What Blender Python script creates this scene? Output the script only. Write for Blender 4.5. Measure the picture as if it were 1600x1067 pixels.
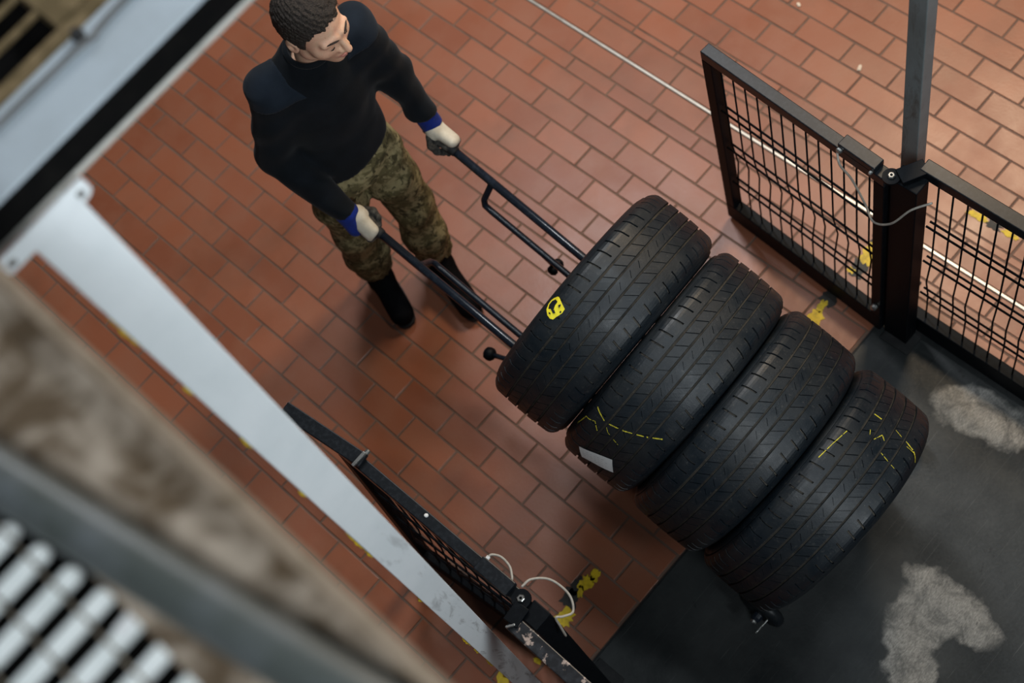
import bpy, bmesh, math, random
import numpy as np
from mathutils import Vector, Matrix

random.seed(7)
rng = np.random.default_rng(7)
scene = bpy.context.scene
COL = scene.collection
for o in list(bpy.data.objects):
    bpy.data.objects.remove(o)

# ------------------------------------------------------------------ camera
CAM_H = 4.7
CR = Vector((0.6593590, -0.7195594, -0.2178990))     # image right
CD = Vector((-0.7340371, -0.5534483, -0.3935537))    # image down
CF = Vector((0.1625894, 0.4194391, -0.8931044))      # viewing direction
cam_data = bpy.data.cameras.new('camera')
cam = bpy.data.objects.new('camera', cam_data)
COL.objects.link(cam)
cam.matrix_world = Matrix(((CR.x, -CD.x, -CF.x, 0), (CR.y, -CD.y, -CF.y, 0), (CR.z, -CD.z, -CF.z, CAM_H), (0, 0, 0, 1)))
cam_data.sensor_fit = 'HORIZONTAL'
cam_data.sensor_width = 36.0
cam_data.lens = 50.0
cam_data.clip_start = 0.05
cam_data.dof.use_dof = True
cam_data.dof.focus_distance = 3.95
cam_data.dof.aperture_fstop = 2.2
scene.camera = cam

# ------------------------------------------------------------------ world, lights, exposure
world = bpy.data.worlds.new('world')
scene.world = world
world.use_nodes = True
world.node_tree.nodes['Background'].inputs[0].default_value = (0.55, 0.72, 0.85, 1)
world.node_tree.nodes['Background'].inputs[1].default_value = 0.032

def area_light(name, loc, target, sx, sy, power, col):
    d = bpy.data.lights.new(name, 'AREA')
    d.shape = 'RECTANGLE'; d.size = sx; d.size_y = sy
    d.energy = power; d.color = col
    o = bpy.data.objects.new(name, d); COL.objects.link(o)
    o.location = loc
    o.rotation_euler = (Vector(target) - Vector(loc)).to_track_quat('-Z', 'Y').to_euler()
    return o

# row of fluorescent fittings running along the hall (out of frame overhead)
area_light('ceiling_tube_light', (2.15, 0.75, 4.9), (2.15, 0.75, 0), 0.35, 1.0, 34, (0.86, 0.95, 1.0))
area_light('ceiling_tube_light', (2.55, 3.8, 4.9), (2.3, 3.2, 0), 0.5, 1.6, 116, (0.93, 0.96, 1.0))
# warm lamp in the far bay
area_light('far_bay_light', (4.3, 2.3, 4.2), (2.6, 1.8, 0), 0.8, 0.8, 125, (1.0, 0.78, 0.54))
# lamps on the gallery side: one overhead, one low in the lift shaft
area_light('gallery_light', (-0.5, -1.1, 5.7), (0.2, 1.4, 2.6), 0.5, 1.2, 76, (0.88, 0.95, 1.0))
sl = area_light('shaft_light', (0.75, -2.6, 3.6), (0.05, 1.2, 2.3), 0.4, 1.2, 18, (0.88, 0.96, 1.0))
sl.data.spread = math.radians(75)

vs = scene.view_settings
vs.view_transform = 'Standard'
vs.look = 'None'
vs.exposure = 0.0
vs.gamma = 1.0
vs.use_curve_mapping = False

# ------------------------------------------------------------------ helpers
def new_obj(name, me, mat=None, parent=None):
    o = bpy.data.objects.new(name, me)
    COL.objects.link(o)
    if mat is not None and me is not None and len(me.materials) == 0:
        me.materials.append(mat)
    if parent is not None:
        o.parent = parent
    return o

def empty(name, loc=(0, 0, 0)):
    o = bpy.data.objects.new(name, None)
    COL.objects.link(o)
    o.empty_display_size = 0.05
    o.location = loc
    return o

def tag(o, label=None, cat=None, group=None, kind=None):
    if label: o['label'] = label
    if cat: o['category'] = cat
    if group: o['group'] = group
    if kind: o['kind'] = kind
    return o

class MB:
    """collects shapes into one mesh"""
    def __init__(s):
        s.v = []; s.f = []
    def add(s, vs_, fs):
        n = len(s.v)
        s.v += [tuple(v) for v in vs_]
        s.f += [tuple(i + n for i in f) for f in fs]
        return s
    def box(s, lo, hi, M=None):
        x0, y0, z0 = lo; x1, y1, z1 = hi
        v = [(x0, y0, z0), (x1, y0, z0), (x1, y1, z0), (x0, y1, z0), (x0, y0, z1), (x1, y0, z1), (x1, y1, z1), (x0, y1, z1)]
        if M is not None: v = [M @ Vector(p) for p in v]
        return s.add(v, [(0, 3, 2, 1), (4, 5, 6, 7), (0, 1, 5, 4), (1, 2, 6, 5), (2, 3, 7, 6), (3, 0, 4, 7)])
    def beam(s, a, b, w, h, up=(0, 0, 1)):
        """rectangular bar from a to b; w across, h along up"""
        a = Vector(a); b = Vector(b); d = (b - a); L = d.length; d.normalize()
        u = Vector(up); u = (u - d * u.dot(d)).normalized(); r = d.cross(u)
        M = Matrix(((r.x, d.x, u.x, a.x), (r.y, d.y, u.y, a.y), (r.z, d.z, u.z, a.z), (0, 0, 0, 1)))
        return s.box((-w / 2, 0, -h / 2), (w / 2, L, h / 2), M)
    def tube(s, pts, r, n=10, caps=True):
        pts = [Vector(p) for p in pts]
        rs = r if isinstance(r, (list, tuple)) else [r] * len(pts)
        t0 = (pts[1] - pts[0]).normalized()
        ref = Vector((0, 0, 1)) if abs(t0.z) < .9 else Vector((1, 0, 0))
        nrm = (ref - t0 * ref.dot(t0)).normalized()
        vs_, fs = [], []
        for i, p in enumerate(pts):
            if i == 0: t = t0
            elif i == len(pts) - 1: t = (pts[i] - pts[i - 1]).normalized()
            else: t = ((pts[i + 1] - p).normalized() + (p - pts[i - 1]).normalized()).normalized()
            nrm = (nrm - t * nrm.dot(t)).normalized()
            bi = t.cross(nrm)
            for k in range(n):
                a = 2 * math.pi * k / n
                vs_.append(p + (nrm * math.cos(a) + bi * math.sin(a)) * rs[i])
        for i in range(len(pts) - 1):
            for k in range(n):
                k2 = (k + 1) % n
                fs.append((i * n + k, i * n + k2, (i + 1) * n + k2, (i + 1) * n + k))
        if caps:
            fs.append(tuple(range(n - 1, -1, -1)))
            fs.append(tuple((len(pts) - 1) * n + k for k in range(n)))
        return s.add(vs_, fs)
    def lathe(s, prof, n=48, M=None, closed=False):
        """prof: (r, z) pairs about local z"""
        vs_, fs = [], []
        m = len(prof)
        for k in range(n):
            a = 2 * math.pi * k / n
            for r, z in prof:
                p = Vector((r * math.cos(a), r * math.sin(a), z))
                vs_.append(M @ p if M is not None else p)
        for k in range(n):
            k2 = (k + 1) % n
            for i in range(m if closed else m - 1):
                j = (i + 1) % m
                fs.append((k * m + i, k2 * m + i, k2 * m + j, k * m + j))
        return s.add(vs_, fs)
    def mesh(s, name, smooth=False, bevel=0.0, seg=2):
        me = bpy.data.meshes.new(name)
        me.from_pydata(s.v, [], s.f)
        if bevel > 0:
            bm = bmesh.new(); bm.from_mesh(me)
            bmesh.ops.recalc_face_normals(bm, faces=bm.faces)
            bmesh.ops.bevel(bm, geom=list(bm.edges), offset=bevel, segments=seg, affect='EDGES', profile=0.5)
            bm.to_mesh(me); bm.free()
        else:
            bm = bmesh.new(); bm.from_mesh(me)
            bmesh.ops.recalc_face_normals(bm, faces=bm.faces)
            bm.to_mesh(me); bm.free()
        if smooth:
            me.polygons.foreach_set('use_smooth', [True] * len(me.polygons))
        me.update()
        return me
    def build(s, name, mat, parent=None, smooth=False, bevel=0.0, seg=2):
        return new_obj(name, s.mesh(name, smooth, bevel, seg), mat, parent)

def frame(origin, x, y, z):
    x, y, z = Vector(x), Vector(y), Vector(z); o = Vector(origin)
    return Matrix(((x.x, y.x, z.x, o.x), (x.y, y.y, z.y, o.y), (x.z, y.z, z.z, o.z), (0, 0, 0, 1)))

def axis_frame(p, d):
    d = Vector(d).normalized()
    r = Vector((0, 0, 1)) if abs(d.z) < .9 else Vector((1, 0, 0))
    x = r.cross(d).normalized(); y = d.cross(x)
    return frame(p, x, y, d)

def smooth_curve(pts, n=6):
    """Catmull-Rom through points"""
    P = [Vector(p) for p in pts]
    P = [P[0] * 2 - P[1]] + P + [P[-1] * 2 - P[-2]]
    out = []
    for i in range(1, len(P) - 2):
        for k in range(n):
            t = k / n
            a, b, c, d = P[i - 1], P[i], P[i + 1], P[i + 2]
            out.append(0.5 * ((2 * b) + (c - a) * t + (2 * a - 5 * b + 4 * c - d) * t * t + (3 * b - 3 * c + d - a) * t ** 3))
    out.append(P[-2])
    return out

# ------------------------------------------------------------------ materials
def mat_new(name):
    m = bpy.data.materials.new(name); m.use_nodes = True
    nt = m.node_tree
    return m, nt, nt.nodes['Principled BSDF'], nt.nodes, nt.links

def mix_rgb(N, L, fac, a, b, mode='MIX'):
    n = N.new('ShaderNodeMix'); n.data_type = 'RGBA'; n.blend_type = mode
    for sock, val in ((n.inputs[0], fac), (n.inputs[6], a), (n.inputs[7], b)):
        if hasattr(val, 'links') or isinstance(val, bpy.types.NodeSocket): L.new(val, sock)
        elif isinstance(val, (int, float)): sock.default_value = val
        else: sock.default_value = (val[0], val[1], val[2], 1)
    return n.outputs[2]

def ramp(N, L, src, p0, p1, v0=0.0, v1=1.0):
    n = N.new('ShaderNodeMapRange'); n.clamp = True
    n.inputs[1].default_value = p0; n.inputs[2].default_value = p1
    n.inputs[3].default_value = v0; n.inputs[4].default_value = v1
    L.new(src, n.inputs[0])
    return n.outputs[0]

def noise(N, L, scale, detail=3.0, rough=0.55, vec=None, dist=0.0):
    n = N.new('ShaderNodeTexNoise'); n.inputs['Scale'].default_value = scale
    n.inputs['Detail'].default_value = detail; n.inputs['Roughness'].default_value = rough
    n.inputs['Distortion'].default_value = dist
    if vec is not None: L.new(vec, n.inputs['Vector'])
    return n.outputs[0]

def position(N):
    return N.new('ShaderNodeNewGeometry').outputs['Position']

def objcoord(N):
    return N.new('ShaderNodeTexCoord').outputs['Object']

def math_node(N, L, op, a, b):
    n = N.new('ShaderNodeMath'); n.operation = op
    for s, v in ((n.inputs[0], a), (n.inputs[1], b)):
        if isinstance(v, bpy.types.NodeSocket): L.new(v, s)
        else: s.default_value = v
    return n.outputs[0]

def bump(N, L, bsdf, h, strength=0.2, dist=0.01):
    b = N.new('ShaderNodeBump'); b.inputs['Strength'].default_value = strength; b.inputs['Distance'].default_value = dist
    L.new(h, b.inputs['Height']); L.new(b.outputs[0], bsdf.inputs['Normal'])

def paint(name, col, col2=None, rough=0.4, metal=0.0, scale=20.0, amount=(0.45, 0.7), spec=0.5, wear=None, wear_th=(0.66, 0.74), wear_scale=30, bmp=0.0):
    """paint or plain finish with blotchy second tone and optional chipped wear"""
    m, nt, B, N, L = mat_new(name)
    P = position(N)
    c = col
    if col2 is not None:
        c = mix_rgb(N, L, ramp(N, L, noise(N, L, scale, 4, 0.6, P), amount[0], amount[1]), col, col2)
    if wear is not None:
        c = mix_rgb(N, L, ramp(N, L, noise(N, L, wear_scale, 6, 0.7, P), wear_th[0], wear_th[1]), c, wear)
    if isinstance(c, tuple): B.inputs['Base Color'].default_value = (*c, 1)
    else: L.new(c, B.inputs['Base Color'])
    B.inputs['Roughness'].default_value = rough
    B.inputs['Metallic'].default_value = metal
    B.inputs['Specular IOR Level'].default_value = spec
    if bmp > 0: bump(N, L, B, noise(N, L, scale * 8, 3, 0.6, P), bmp, 0.002)
    return m

# floor tile: fired clay, each tile its own tone, grey scuffing
def mat_tile():
    m, nt, B, N, L = mat_new('fired_clay_tile')
    P = position(N)
    oi = N.new('ShaderNodeObjectInfo').outputs['Random']
    isl = N.new('ShaderNodeNewGeometry').outputs['Random Per Island']
    rnd = math_node(N, L, 'FRACT', math_node(N, L, 'ADD', math_node(N, L, 'MULTIPLY', oi, 7.31), isl), 0)
    c = mix_rgb(N, L, rnd, (0.245, 0.080, 0.040), (0.33, 0.116, 0.060))
    c = mix_rgb(N, L, ramp(N, L, noise(N, L, 5.5, 4, 0.6, P), 0.42, 0.72, 0, 0.55), c, (0.30, 0.135, 0.082))
    c = mix_rgb(N, L, ramp(N, L, noise(N, L, 1.7, 5, 0.65, P), 0.52, 0.75, 0, 0.45), c, (0.12, 0.060, 0.034))
    c = mix_rgb(N, L, ramp(N, L, noise(N, L, 260, 2, 0.5, P), 0.35, 0.65, 0, 0.18), c, (0.16, 0.05, 0.028))
    L.new(c, B.inputs['Base Color'])
    r = ramp(N, L, noise(N, L, 4.0, 4, 0.6, P), 0.3, 0.7, 0.31, 0.46)
    L.new(r, B.inputs['Roughness'])
    B.inputs['Specular IOR Level'].default_value = 0.5
    bump(N, L, B, noise(N, L, 90, 4, 0.6, P), 0.12, 0.003)
    return m

def mat_steel_plate():
    """dark worn steel deck: black film with lamp reflections painted in as brighter patches"""
    m, nt, B, N, L = mat_new('worn_steel_deck')
    P = position(N)
    base = mix_rgb(N, L, ramp(N, L, noise(N, L, 2.4, 5, 0.6, P), 0.35, 0.65), (0.010, 0.013, 0.014), (0.048, 0.052, 0.052))
    nv = N.new('ShaderNodeTexNoise'); nv.inputs['Scale'].default_value = 5.5; nv.inputs['Detail'].default_value = 6; nv.inputs['Roughness'].default_value = 0.6
    L.new(P, nv.inputs['Vector'])
    vm = N.new('ShaderNodeVectorMath'); vm.operation = 'MULTIPLY_ADD'
    L.new(nv.outputs['Color'], vm.inputs[0]); vm.inputs[1].default_value = (0.20, 0.20, 0); vm.inputs[2].default_value = (-0.10, -0.10, 0)
    va = N.new('ShaderNodeVectorMath'); va.operation = 'ADD'; L.new(P, va.inputs[0]); L.new(vm.outputs[0], va.inputs[1])
    patch = None  # lamp reflections painted into the deck colour as distorted ellipses
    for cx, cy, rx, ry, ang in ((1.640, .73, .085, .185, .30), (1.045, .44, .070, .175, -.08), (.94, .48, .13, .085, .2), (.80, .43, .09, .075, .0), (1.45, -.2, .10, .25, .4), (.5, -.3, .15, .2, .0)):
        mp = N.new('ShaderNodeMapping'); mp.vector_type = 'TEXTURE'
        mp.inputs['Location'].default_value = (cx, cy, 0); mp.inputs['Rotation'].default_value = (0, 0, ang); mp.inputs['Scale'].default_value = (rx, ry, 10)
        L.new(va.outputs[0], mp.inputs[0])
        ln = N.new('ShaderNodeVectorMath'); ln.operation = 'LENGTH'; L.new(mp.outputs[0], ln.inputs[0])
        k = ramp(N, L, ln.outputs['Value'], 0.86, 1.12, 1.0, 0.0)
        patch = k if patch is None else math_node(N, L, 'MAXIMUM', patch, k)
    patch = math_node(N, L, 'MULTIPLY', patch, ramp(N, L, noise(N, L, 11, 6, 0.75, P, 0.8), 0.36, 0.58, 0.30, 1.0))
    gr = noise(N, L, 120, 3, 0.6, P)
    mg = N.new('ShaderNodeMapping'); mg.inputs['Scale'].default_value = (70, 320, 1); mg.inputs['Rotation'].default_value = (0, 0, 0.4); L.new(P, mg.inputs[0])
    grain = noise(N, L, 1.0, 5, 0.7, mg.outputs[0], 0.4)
    glare_col = mix_rgb(N, L, ramp(N, L, grain, 0.32, 0.68), (0.15, 0.146, 0.136), (0.46, 0.445, 0.41))  # pale tones of the painted reflections
    c = mix_rgb(N, L, patch, base, glare_col)
    for rot, sc in ((0.5, (3, 190, 1)), (-0.9, (2.2, 240, 1)), (1.9, (2.6, 210, 1))):
        ms = N.new('ShaderNodeMapping'); ms.inputs['Rotation'].default_value = (0, 0, rot); ms.inputs['Scale'].default_value = sc
        L.new(P, ms.inputs[0])
        sn = noise(N, L, 1.0, 2, 0.5, ms.outputs[0], 1.6)
        c = mix_rgb(N, L, ramp(N, L, sn, 0.70, 0.76, 0, 0.30), c, (0.16, 0.16, 0.155))
    st = noise(N, L, 7.0, 6, 0.7, P, 1.5)
    c = mix_rgb(N, L, ramp(N, L, st, 0.66, 0.70, 0, 0.8), c, (0.008, 0.009, 0.009))
    L.new(c, B.inputs['Base Color'])
    B.inputs['Metallic'].default_value = 0.1
    B.inputs['Specular IOR Level'].default_value = 0.35
    L.new(ramp(N, L, gr, 0.2, 0.8, 0.40, 0.62), B.inputs['Roughness'])
    bump(N, L, B, noise(N, L, 60, 5, 0.65, P), 0.25, 0.004)
    return m

def mat_rubber(name='tyre_rubber', dust=0.35):
    m, nt, B, N, L = mat_new(name)
    P = objcoord(N)
    c = mix_rgb(N, L, ramp(N, L, noise(N, L, 9, 5, 0.65, P), 0.45, 0.75, 0, dust), (0.0048, 0.0088, 0.0130), (0.036, 0.035, 0.032))
    c = mix_rgb(N, L, ramp(N, L, noise(N, L, 110, 3, 0.6, P), 0.60, 0.74, 0, dust), c, (0.07, 0.068, 0.062))
    c = mix_rgb(N, L, ramp(N, L, noise(N, L, 330, 1, 0.4, P), 0.80, 0.82, 0, 0.6), c, (0.30, 0.30, 0.27))
    L.new(c, B.inputs['Base Color'])
    L.new(ramp(N, L, noise(N, L, 14, 4, 0.6, P), 0.3, 0.75, 0.36, 0.62), B.inputs['Roughness'])
    B.inputs['Specular IOR Level'].default_value = 0.45
    bump(N, L, B, noise(N, L, 220, 3, 0.6, P), 0.15, 0.002)
    return m

def mat_dust():
    m, nt, B, N, L = mat_new('thick_brown_dust')
    P = position(N)
    a = noise(N, L, 16, 4, 0.55, P, 0.5)
    c = mix_rgb(N, L, ramp(N, L, a, 0.40, 0.60), (0.10, 0.070, 0.044), (0.34, 0.28, 0.22))
    L.new(c, B.inputs['Base Color']); B.inputs['Roughness'].default_value = 0.95
    B.inputs['Specular IOR Level'].default_value = 0.1
    bump(N, L, B, a, 0.6, 0.01)
    return m

def mat_camo():
    m, nt, B, N, L = mat_new('camouflage_cotton')
    P = objcoord(N)
    a = noise(N, L, 22, 4, 0.65, P, 0.5)
    b_ = noise(N, L, 30, 4, 0.6, P, 1.2)
    c = mix_rgb(N, L, ramp(N, L, a, 0.46, 0.56), (0.11, 0.092, 0.042), (0.27, 0.225, 0.115))
    c = mix_rgb(N, L, ramp(N, L, b_, 0.54, 0.60), c, (0.055, 0.046, 0.022))
    c = mix_rgb(N, L, ramp(N, L, noise(N, L, 55, 4, 0.65, P), 0.60, 0.68), c, (0.30, 0.25, 0.14))
    L.new(c, B.inputs['Base Color']); B.inputs['Roughness'].default_value = 0.9
    B.inputs['Specular IOR Level'].default_value = 0.2
    bump(N, L, B, noise(N, L, 30, 4, 0.6, P), 0.5, 0.01)
    return m

def mat_fabric(name, col, col2, scale=14, rough=0.95):
    m, nt, B, N, L = mat_new(name)
    P = objcoord(N)
    c = mix_rgb(N, L, ramp(N, L, noise(N, L, scale, 4, 0.6, P), 0.35, 0.7), col, col2)
    L.new(c, B.inputs['Base Color']); B.inputs['Roughness'].default_value = rough
    B.inputs['Specular IOR Level'].default_value = 0.15
    B.inputs['Sheen Weight'].default_value = 0.05
    bump(N, L, B, noise(N, L, 400, 2, 0.5, P), 0.3, 0.002)
    return m

def mat_skin():
    m, nt, B, N, L = mat_new('skin')
    P = objcoord(N)
    c = mix_rgb(N, L, ramp(N, L, noise(N, L, 30, 4, 0.6, P), 0.35, 0.7), (0.72, 0.46, 0.31), (0.66, 0.35, 0.24))
    c = mix_rgb(N, L, ramp(N, L, noise(N, L, 240, 2, 0.5, P), 0.62, 0.72, 0, 0.4), c, (0.36, 0.16, 0.09))
    L.new(c, B.inputs['Base Color']); B.inputs['Roughness'].default_value = 0.5
    B.inputs['Subsurface Weight'].default_value = 0.12
    B.inputs['Subsurface Radius'].default_value = (0.012, 0.005, 0.003)
    B.inputs['Subsurface Scale'].default_value = 0.6
    B.inputs['Specular IOR Level'].default_value = 0.4
    return m

def mat_hair():
    m, nt, B, N, L = mat_new('cropped_brown_hair')
    P = objcoord(N)
    n = noise(N, L, 260, 3, 0.7, P)
    c = mix_rgb(N, L, ramp(N, L, n, 0.35, 0.7), (0.009, 0.007, 0.006), (0.055, 0.042, 0.033))
    L.new(c, B.inputs['Base Color']); B.inputs['Roughness'].default_value = 0.6
    B.inputs['Specular IOR Level'].default_value = 0.3
    bump(N, L, B, n, 0.9, 0.006)
    return m

def mat_worn_post(name, col, dirt, streak=(0.12, 0.11, 0.10)):
    m, nt, B, N, L = mat_new(name)
    P = position(N)
    mp = N.new('ShaderNodeMapping'); mp.inputs['Scale'].default_value = (30, 30, 7)
    L.new(P, mp.inputs[0])
    c = mix_rgb(N, L, ramp(N, L, noise(N, L, 6, 5, 0.6, P), 0.40, 0.72), col, dirt)
    sm = noise(N, L, 1.0, 6, 0.65, mp.outputs[0], 0.5)
    sep = N.new('ShaderNodeSeparateXYZ'); L.new(P, sep.inputs[0])
    low = ramp(N, L, sep.outputs[2], 0.9, 2.2, 1.0, 0.05)          # streaks strongest below, fading out upwards
    c = mix_rgb(N, L, math_node(N, L, 'MULTIPLY', ramp(N, L, sm, 0.56, 0.70), low), c, streak)
    L.new(c, B.inputs['Base Color']); B.inputs['Roughness'].default_value = 0.45
    return m

M = {}
M['tile'] = mat_tile()
M['mortar'] = paint('grey_brown_mortar', (0.18, 0.118, 0.090), (0.125, 0.082, 0.064), rough=0.95, scale=9, spec=0.15)
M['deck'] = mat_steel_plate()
M['strip'] = paint('dull_aluminium', (0.55, 0.53, 0.49), (0.40, 0.37, 0.33), rough=0.4, metal=0.6, scale=15)
M['black'] = paint('black_satin_paint', (0.0030, 0.0042, 0.0060), (0.007, 0.009, 0.012), rough=0.5, scale=60, amount=(0.5, 0.8), spec=0.10)
M['black_rail'] = paint('black_gloss_rail_paint', (0.006, 0.008, 0.011), (0.018, 0.022, 0.028), rough=0.33, scale=90, amount=(0.45, 0.75), spec=0.4)
M['black_worn'] = paint('scuffed_black_paint', (0.012, 0.013, 0.016), (0.03, 0.033, 0.04), rough=0.35, scale=50, wear=(0.42, 0.33, 0.29), wear_th=(0.57, 0.61), wear_scale=26)
M['black_matt'] = paint('black_matt', (0.008, 0.009, 0.010), (0.016, 0.017, 0.018), rough=0.7, scale=40)
M['truck'] = paint('blue_black_enamel', (0.010, 0.014, 0.022), (0.022, 0.030, 0.043), rough=0.22, scale=40, amount=(0.5, 0.8))
M['steel'] = paint('zinc_plated_steel', (0.52, 0.52, 0.50), (0.36, 0.36, 0.35), rough=0.3, metal=0.9, scale=60)
M['white_post'] = mat_worn_post('white_gloss_paint', (0.80, 0.84, 0.86), (0.72, 0.77, 0.79), (0.16, 0.15, 0.14))
M['grey_post'] = mat_worn_post('grey_paint_dirty', (0.25, 0.29, 0.295), (0.18, 0.21, 0.21), (0.10, 0.09, 0.075))
M['white_beam'] = paint('pale_blue_white_paint', (0.40, 0.46, 0.51), (0.36, 0.41, 0.45), rough=0.5, scale=12)
M['lip'] = paint('pale_grey_edge', (0.50, 0.49, 0.45), (0.40, 0.39, 0.35), rough=0.5, scale=30)
M['flat_black'] = paint('flat_black_finish', (0.003, 0.003, 0.003), (0.006, 0.0055, 0.005), rough=0.95, scale=20, spec=0.08)  # dark beam paint, also the backing that darkens openings
M['brown'] = paint('dusty_brown_steel', (0.12, 0.088, 0.045), (0.22, 0.16, 0.088), rough=0.9, scale=35, spec=0.15)
M['dust'] = mat_dust()
M['dust_lip'] = paint('dusty_lip', (0.24, 0.185, 0.135), (0.17, 0.13, 0.09), rough=0.9, scale=30, spec=0.15)
M['grey_tube'] = paint('grey_green_paint', (0.060, 0.068, 0.064), (0.10, 0.11, 0.115), rough=0.42, scale=14)
M['bar_white'] = paint('bright_white_enamel', (0.86, 0.90, 0.89), (0.78, 0.83, 0.82), rough=0.35, scale=25)
M['wire_brown'] = paint('rusty_wire', (0.22, 0.18, 0.13), (0.30, 0.25, 0.19), rough=0.8, scale=60)
M['yellow'] = paint('yellow_hazard_tape', (0.75, 0.52, 0.015), (0.45, 0.30, 0.01), rough=0.55, scale=45)
M['black_tape'] = paint('black_hazard_tape', (0.018, 0.017, 0.015), (0.035, 0.03, 0.026), rough=0.6, scale=50)
M['chalk'] = paint('yellow_chalk', (0.62, 0.53, 0.03), (0.22, 0.20, 0.05), rough=0.8, scale=120, amount=(0.5, 0.75))
M['paint_yellow'] = paint('yellow_stamp_paint', (0.90, 0.78, 0.03), (0.75, 0.62, 0.02), rough=0.6, scale=70)
M['paper'] = paint('white_paper', (0.82, 0.83, 0.83), (0.74, 0.75, 0.75), rough=0.7, scale=60)
M['ink'] = paint('grey_ink', (0.50, 0.51, 0.51), rough=0.8)
M['cable_grey'] = paint('grey_cable_sheath', (0.40, 0.37, 0.32), (0.30, 0.27, 0.24), rough=0.5, scale=80)
M['cable_dark'] = paint('dark_cable_sheath', (0.10, 0.10, 0.10), (0.07, 0.07, 0.07), rough=0.5, scale=80)
M['rubber'] = mat_rubber()
M['groove'] = paint('dusty_groove_rubber', (0.075, 0.067, 0.056), (0.030, 0.029, 0.027), rough=0.85, scale=30, spec=0.2)
M['sweater'] = mat_fabric('black_sweater_knit', (0.0035, 0.0048, 0.0065), (0.006, 0.008, 0.011))
M['patch'] = mat_fabric('navy_shoulder_twill', (0.0075, 0.0115, 0.018), (0.011, 0.0165, 0.025))
M['camo'] = mat_camo()
M['boot'] = paint('black_boot_leather', (0.004, 0.004, 0.005), (0.007, 0.007, 0.008), rough=0.85, scale=30, spec=0.06)
M['skin'] = mat_skin()
M['hair'] = mat_hair()
M['brow'] = paint('dark_brow_hair', (0.02, 0.013, 0.010), rough=0.8)
M['lips'] = paint('lip_skin', (0.50, 0.20, 0.16), rough=0.45)
M['glove_white'] = mat_fabric('cream_glove_knit', (0.62, 0.56, 0.45), (0.50, 0.44, 0.34), 40)
M['glove_black'] = mat_fabric('black_glove_coating', (0.010, 0.010, 0.011), (0.10, 0.09, 0.075), 60, 0.7)
M['glove_blue'] = mat_fabric('blue_glove_cuff', (0.010, 0.025, 0.20), (0.008, 0.018, 0.12), 30)
M['leaf'] = paint('dry_dark_leaf', (0.03, 0.022, 0.018), rough=0.8)
M['chip'] = paint('pale_crumb', (0.70, 0.58, 0.46), rough=0.8)

# ------------------------------------------------------------------ floor tiles
PITCH, TLEN, JOINT = 0.103541, 0.2162, 0.0078
TH_Y = 1.205                                    # threshold between tiles and deck
DX0, DX1 = 0.03, 1.80                           # platform extents

floor = MB()
floor.box((-3.2, TH_Y, -0.12), (6.0, 8.0, -0.0030))
floor.box((-3.2, -2.5, -0.12), (DX0, TH_Y, -0.0030))
floor.box((DX1, -2.5, -0.12), (6.0, TH_Y, -0.0030))
floor_o = floor.build('floor', M['mortar'])
tag(floor_o, 'terracotta clay tile floor laid in staggered rows', 'floor', kind='structure')

def tile_verts(w, l, seed):
    r = random.Random(seed)
    b = 0.0012; zt = 0.0; zb = -0.004
    j = lambda a: r.uniform(-a, a)
    outer = [(-w / 2 + j(.0009), -l / 2 + j(.0009)), (w / 2 + j(.0009), -l / 2 + j(.0009)), (w / 2 + j(.0009), l / 2 + j(.0009)), (-w / 2 + j(.0009), l / 2 + j(.0009))]
    v = [(x, y, zb) for x, y in outer] + [(x, y, zt - b * .8) for x, y in outer]
    tilt = (j(.004), j(.002)); dz = j(.0004)
    for x, y in outer:
        xi = x - math.copysign(b, x); yi = y - math.copysign(b, y)
        v.append((xi, yi, zt + dz + tilt[0] * xi + tilt[1] * yi))
    f = [(8, 9, 10, 11)]
    for k in range(4):
        k2 = (k + 1) % 4
        f += [(k, k2, 4 + k2, 4 + k), (4 + k, 4 + k2, 8 + k2, 8 + k)]
    return v, f

rows = []
for k in range(-30, 18):
    rows.append((k * PITCH, (k + 1) * PITCH, k % 2))
rows += [(18 * PITCH, 18.65 * PITCH, 0), (18.65 * PITCH, 19.60 * PITCH, 2), (19.72 * PITCH, 20.72 * PITCH, 2), (20.72 * PITCH, 21.04 * PITCH, 1)]
for k in range(21, 54):
    rows.append(((k + .04) * PITCH, (k + 1.04) * PITCH, k % 2))
tiles = []
for x0, x1, par in rows:
    ph = {0: 0.12, 1: 0.61, 2: 0.30}[par]
    n0 = int(-2.5 / TLEN) - 1; n1 = int(8.0 / TLEN) + 1
    for n in range(n0, n1):
        y0 = (n + ph) * TLEN; y1 = y0 + TLEN
        xs, xe = x0, x1
        if x1 > DX0 and x0 < DX1:
            if y1 <= TH_Y + .02: 
                if x0 < DX0 - .02: xe = DX0
                elif x1 > DX1 + .02: xs = DX1
                else: continue
            else: y0 = max(y0, TH_Y)
        if y1 - y0 < .02 or xe - xs < .015: continue
        tiles.append((xs, xe, y0, y1))

def to_cam(p):
    d = Vector(p) - Vector((0, 0, CAM_H))
    z = d.dot(CF)
    return (800 + 2222.2 * d.dot(CR) / z, 533.5 + 2222.2 * d.dot(CD) / z, z)

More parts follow.
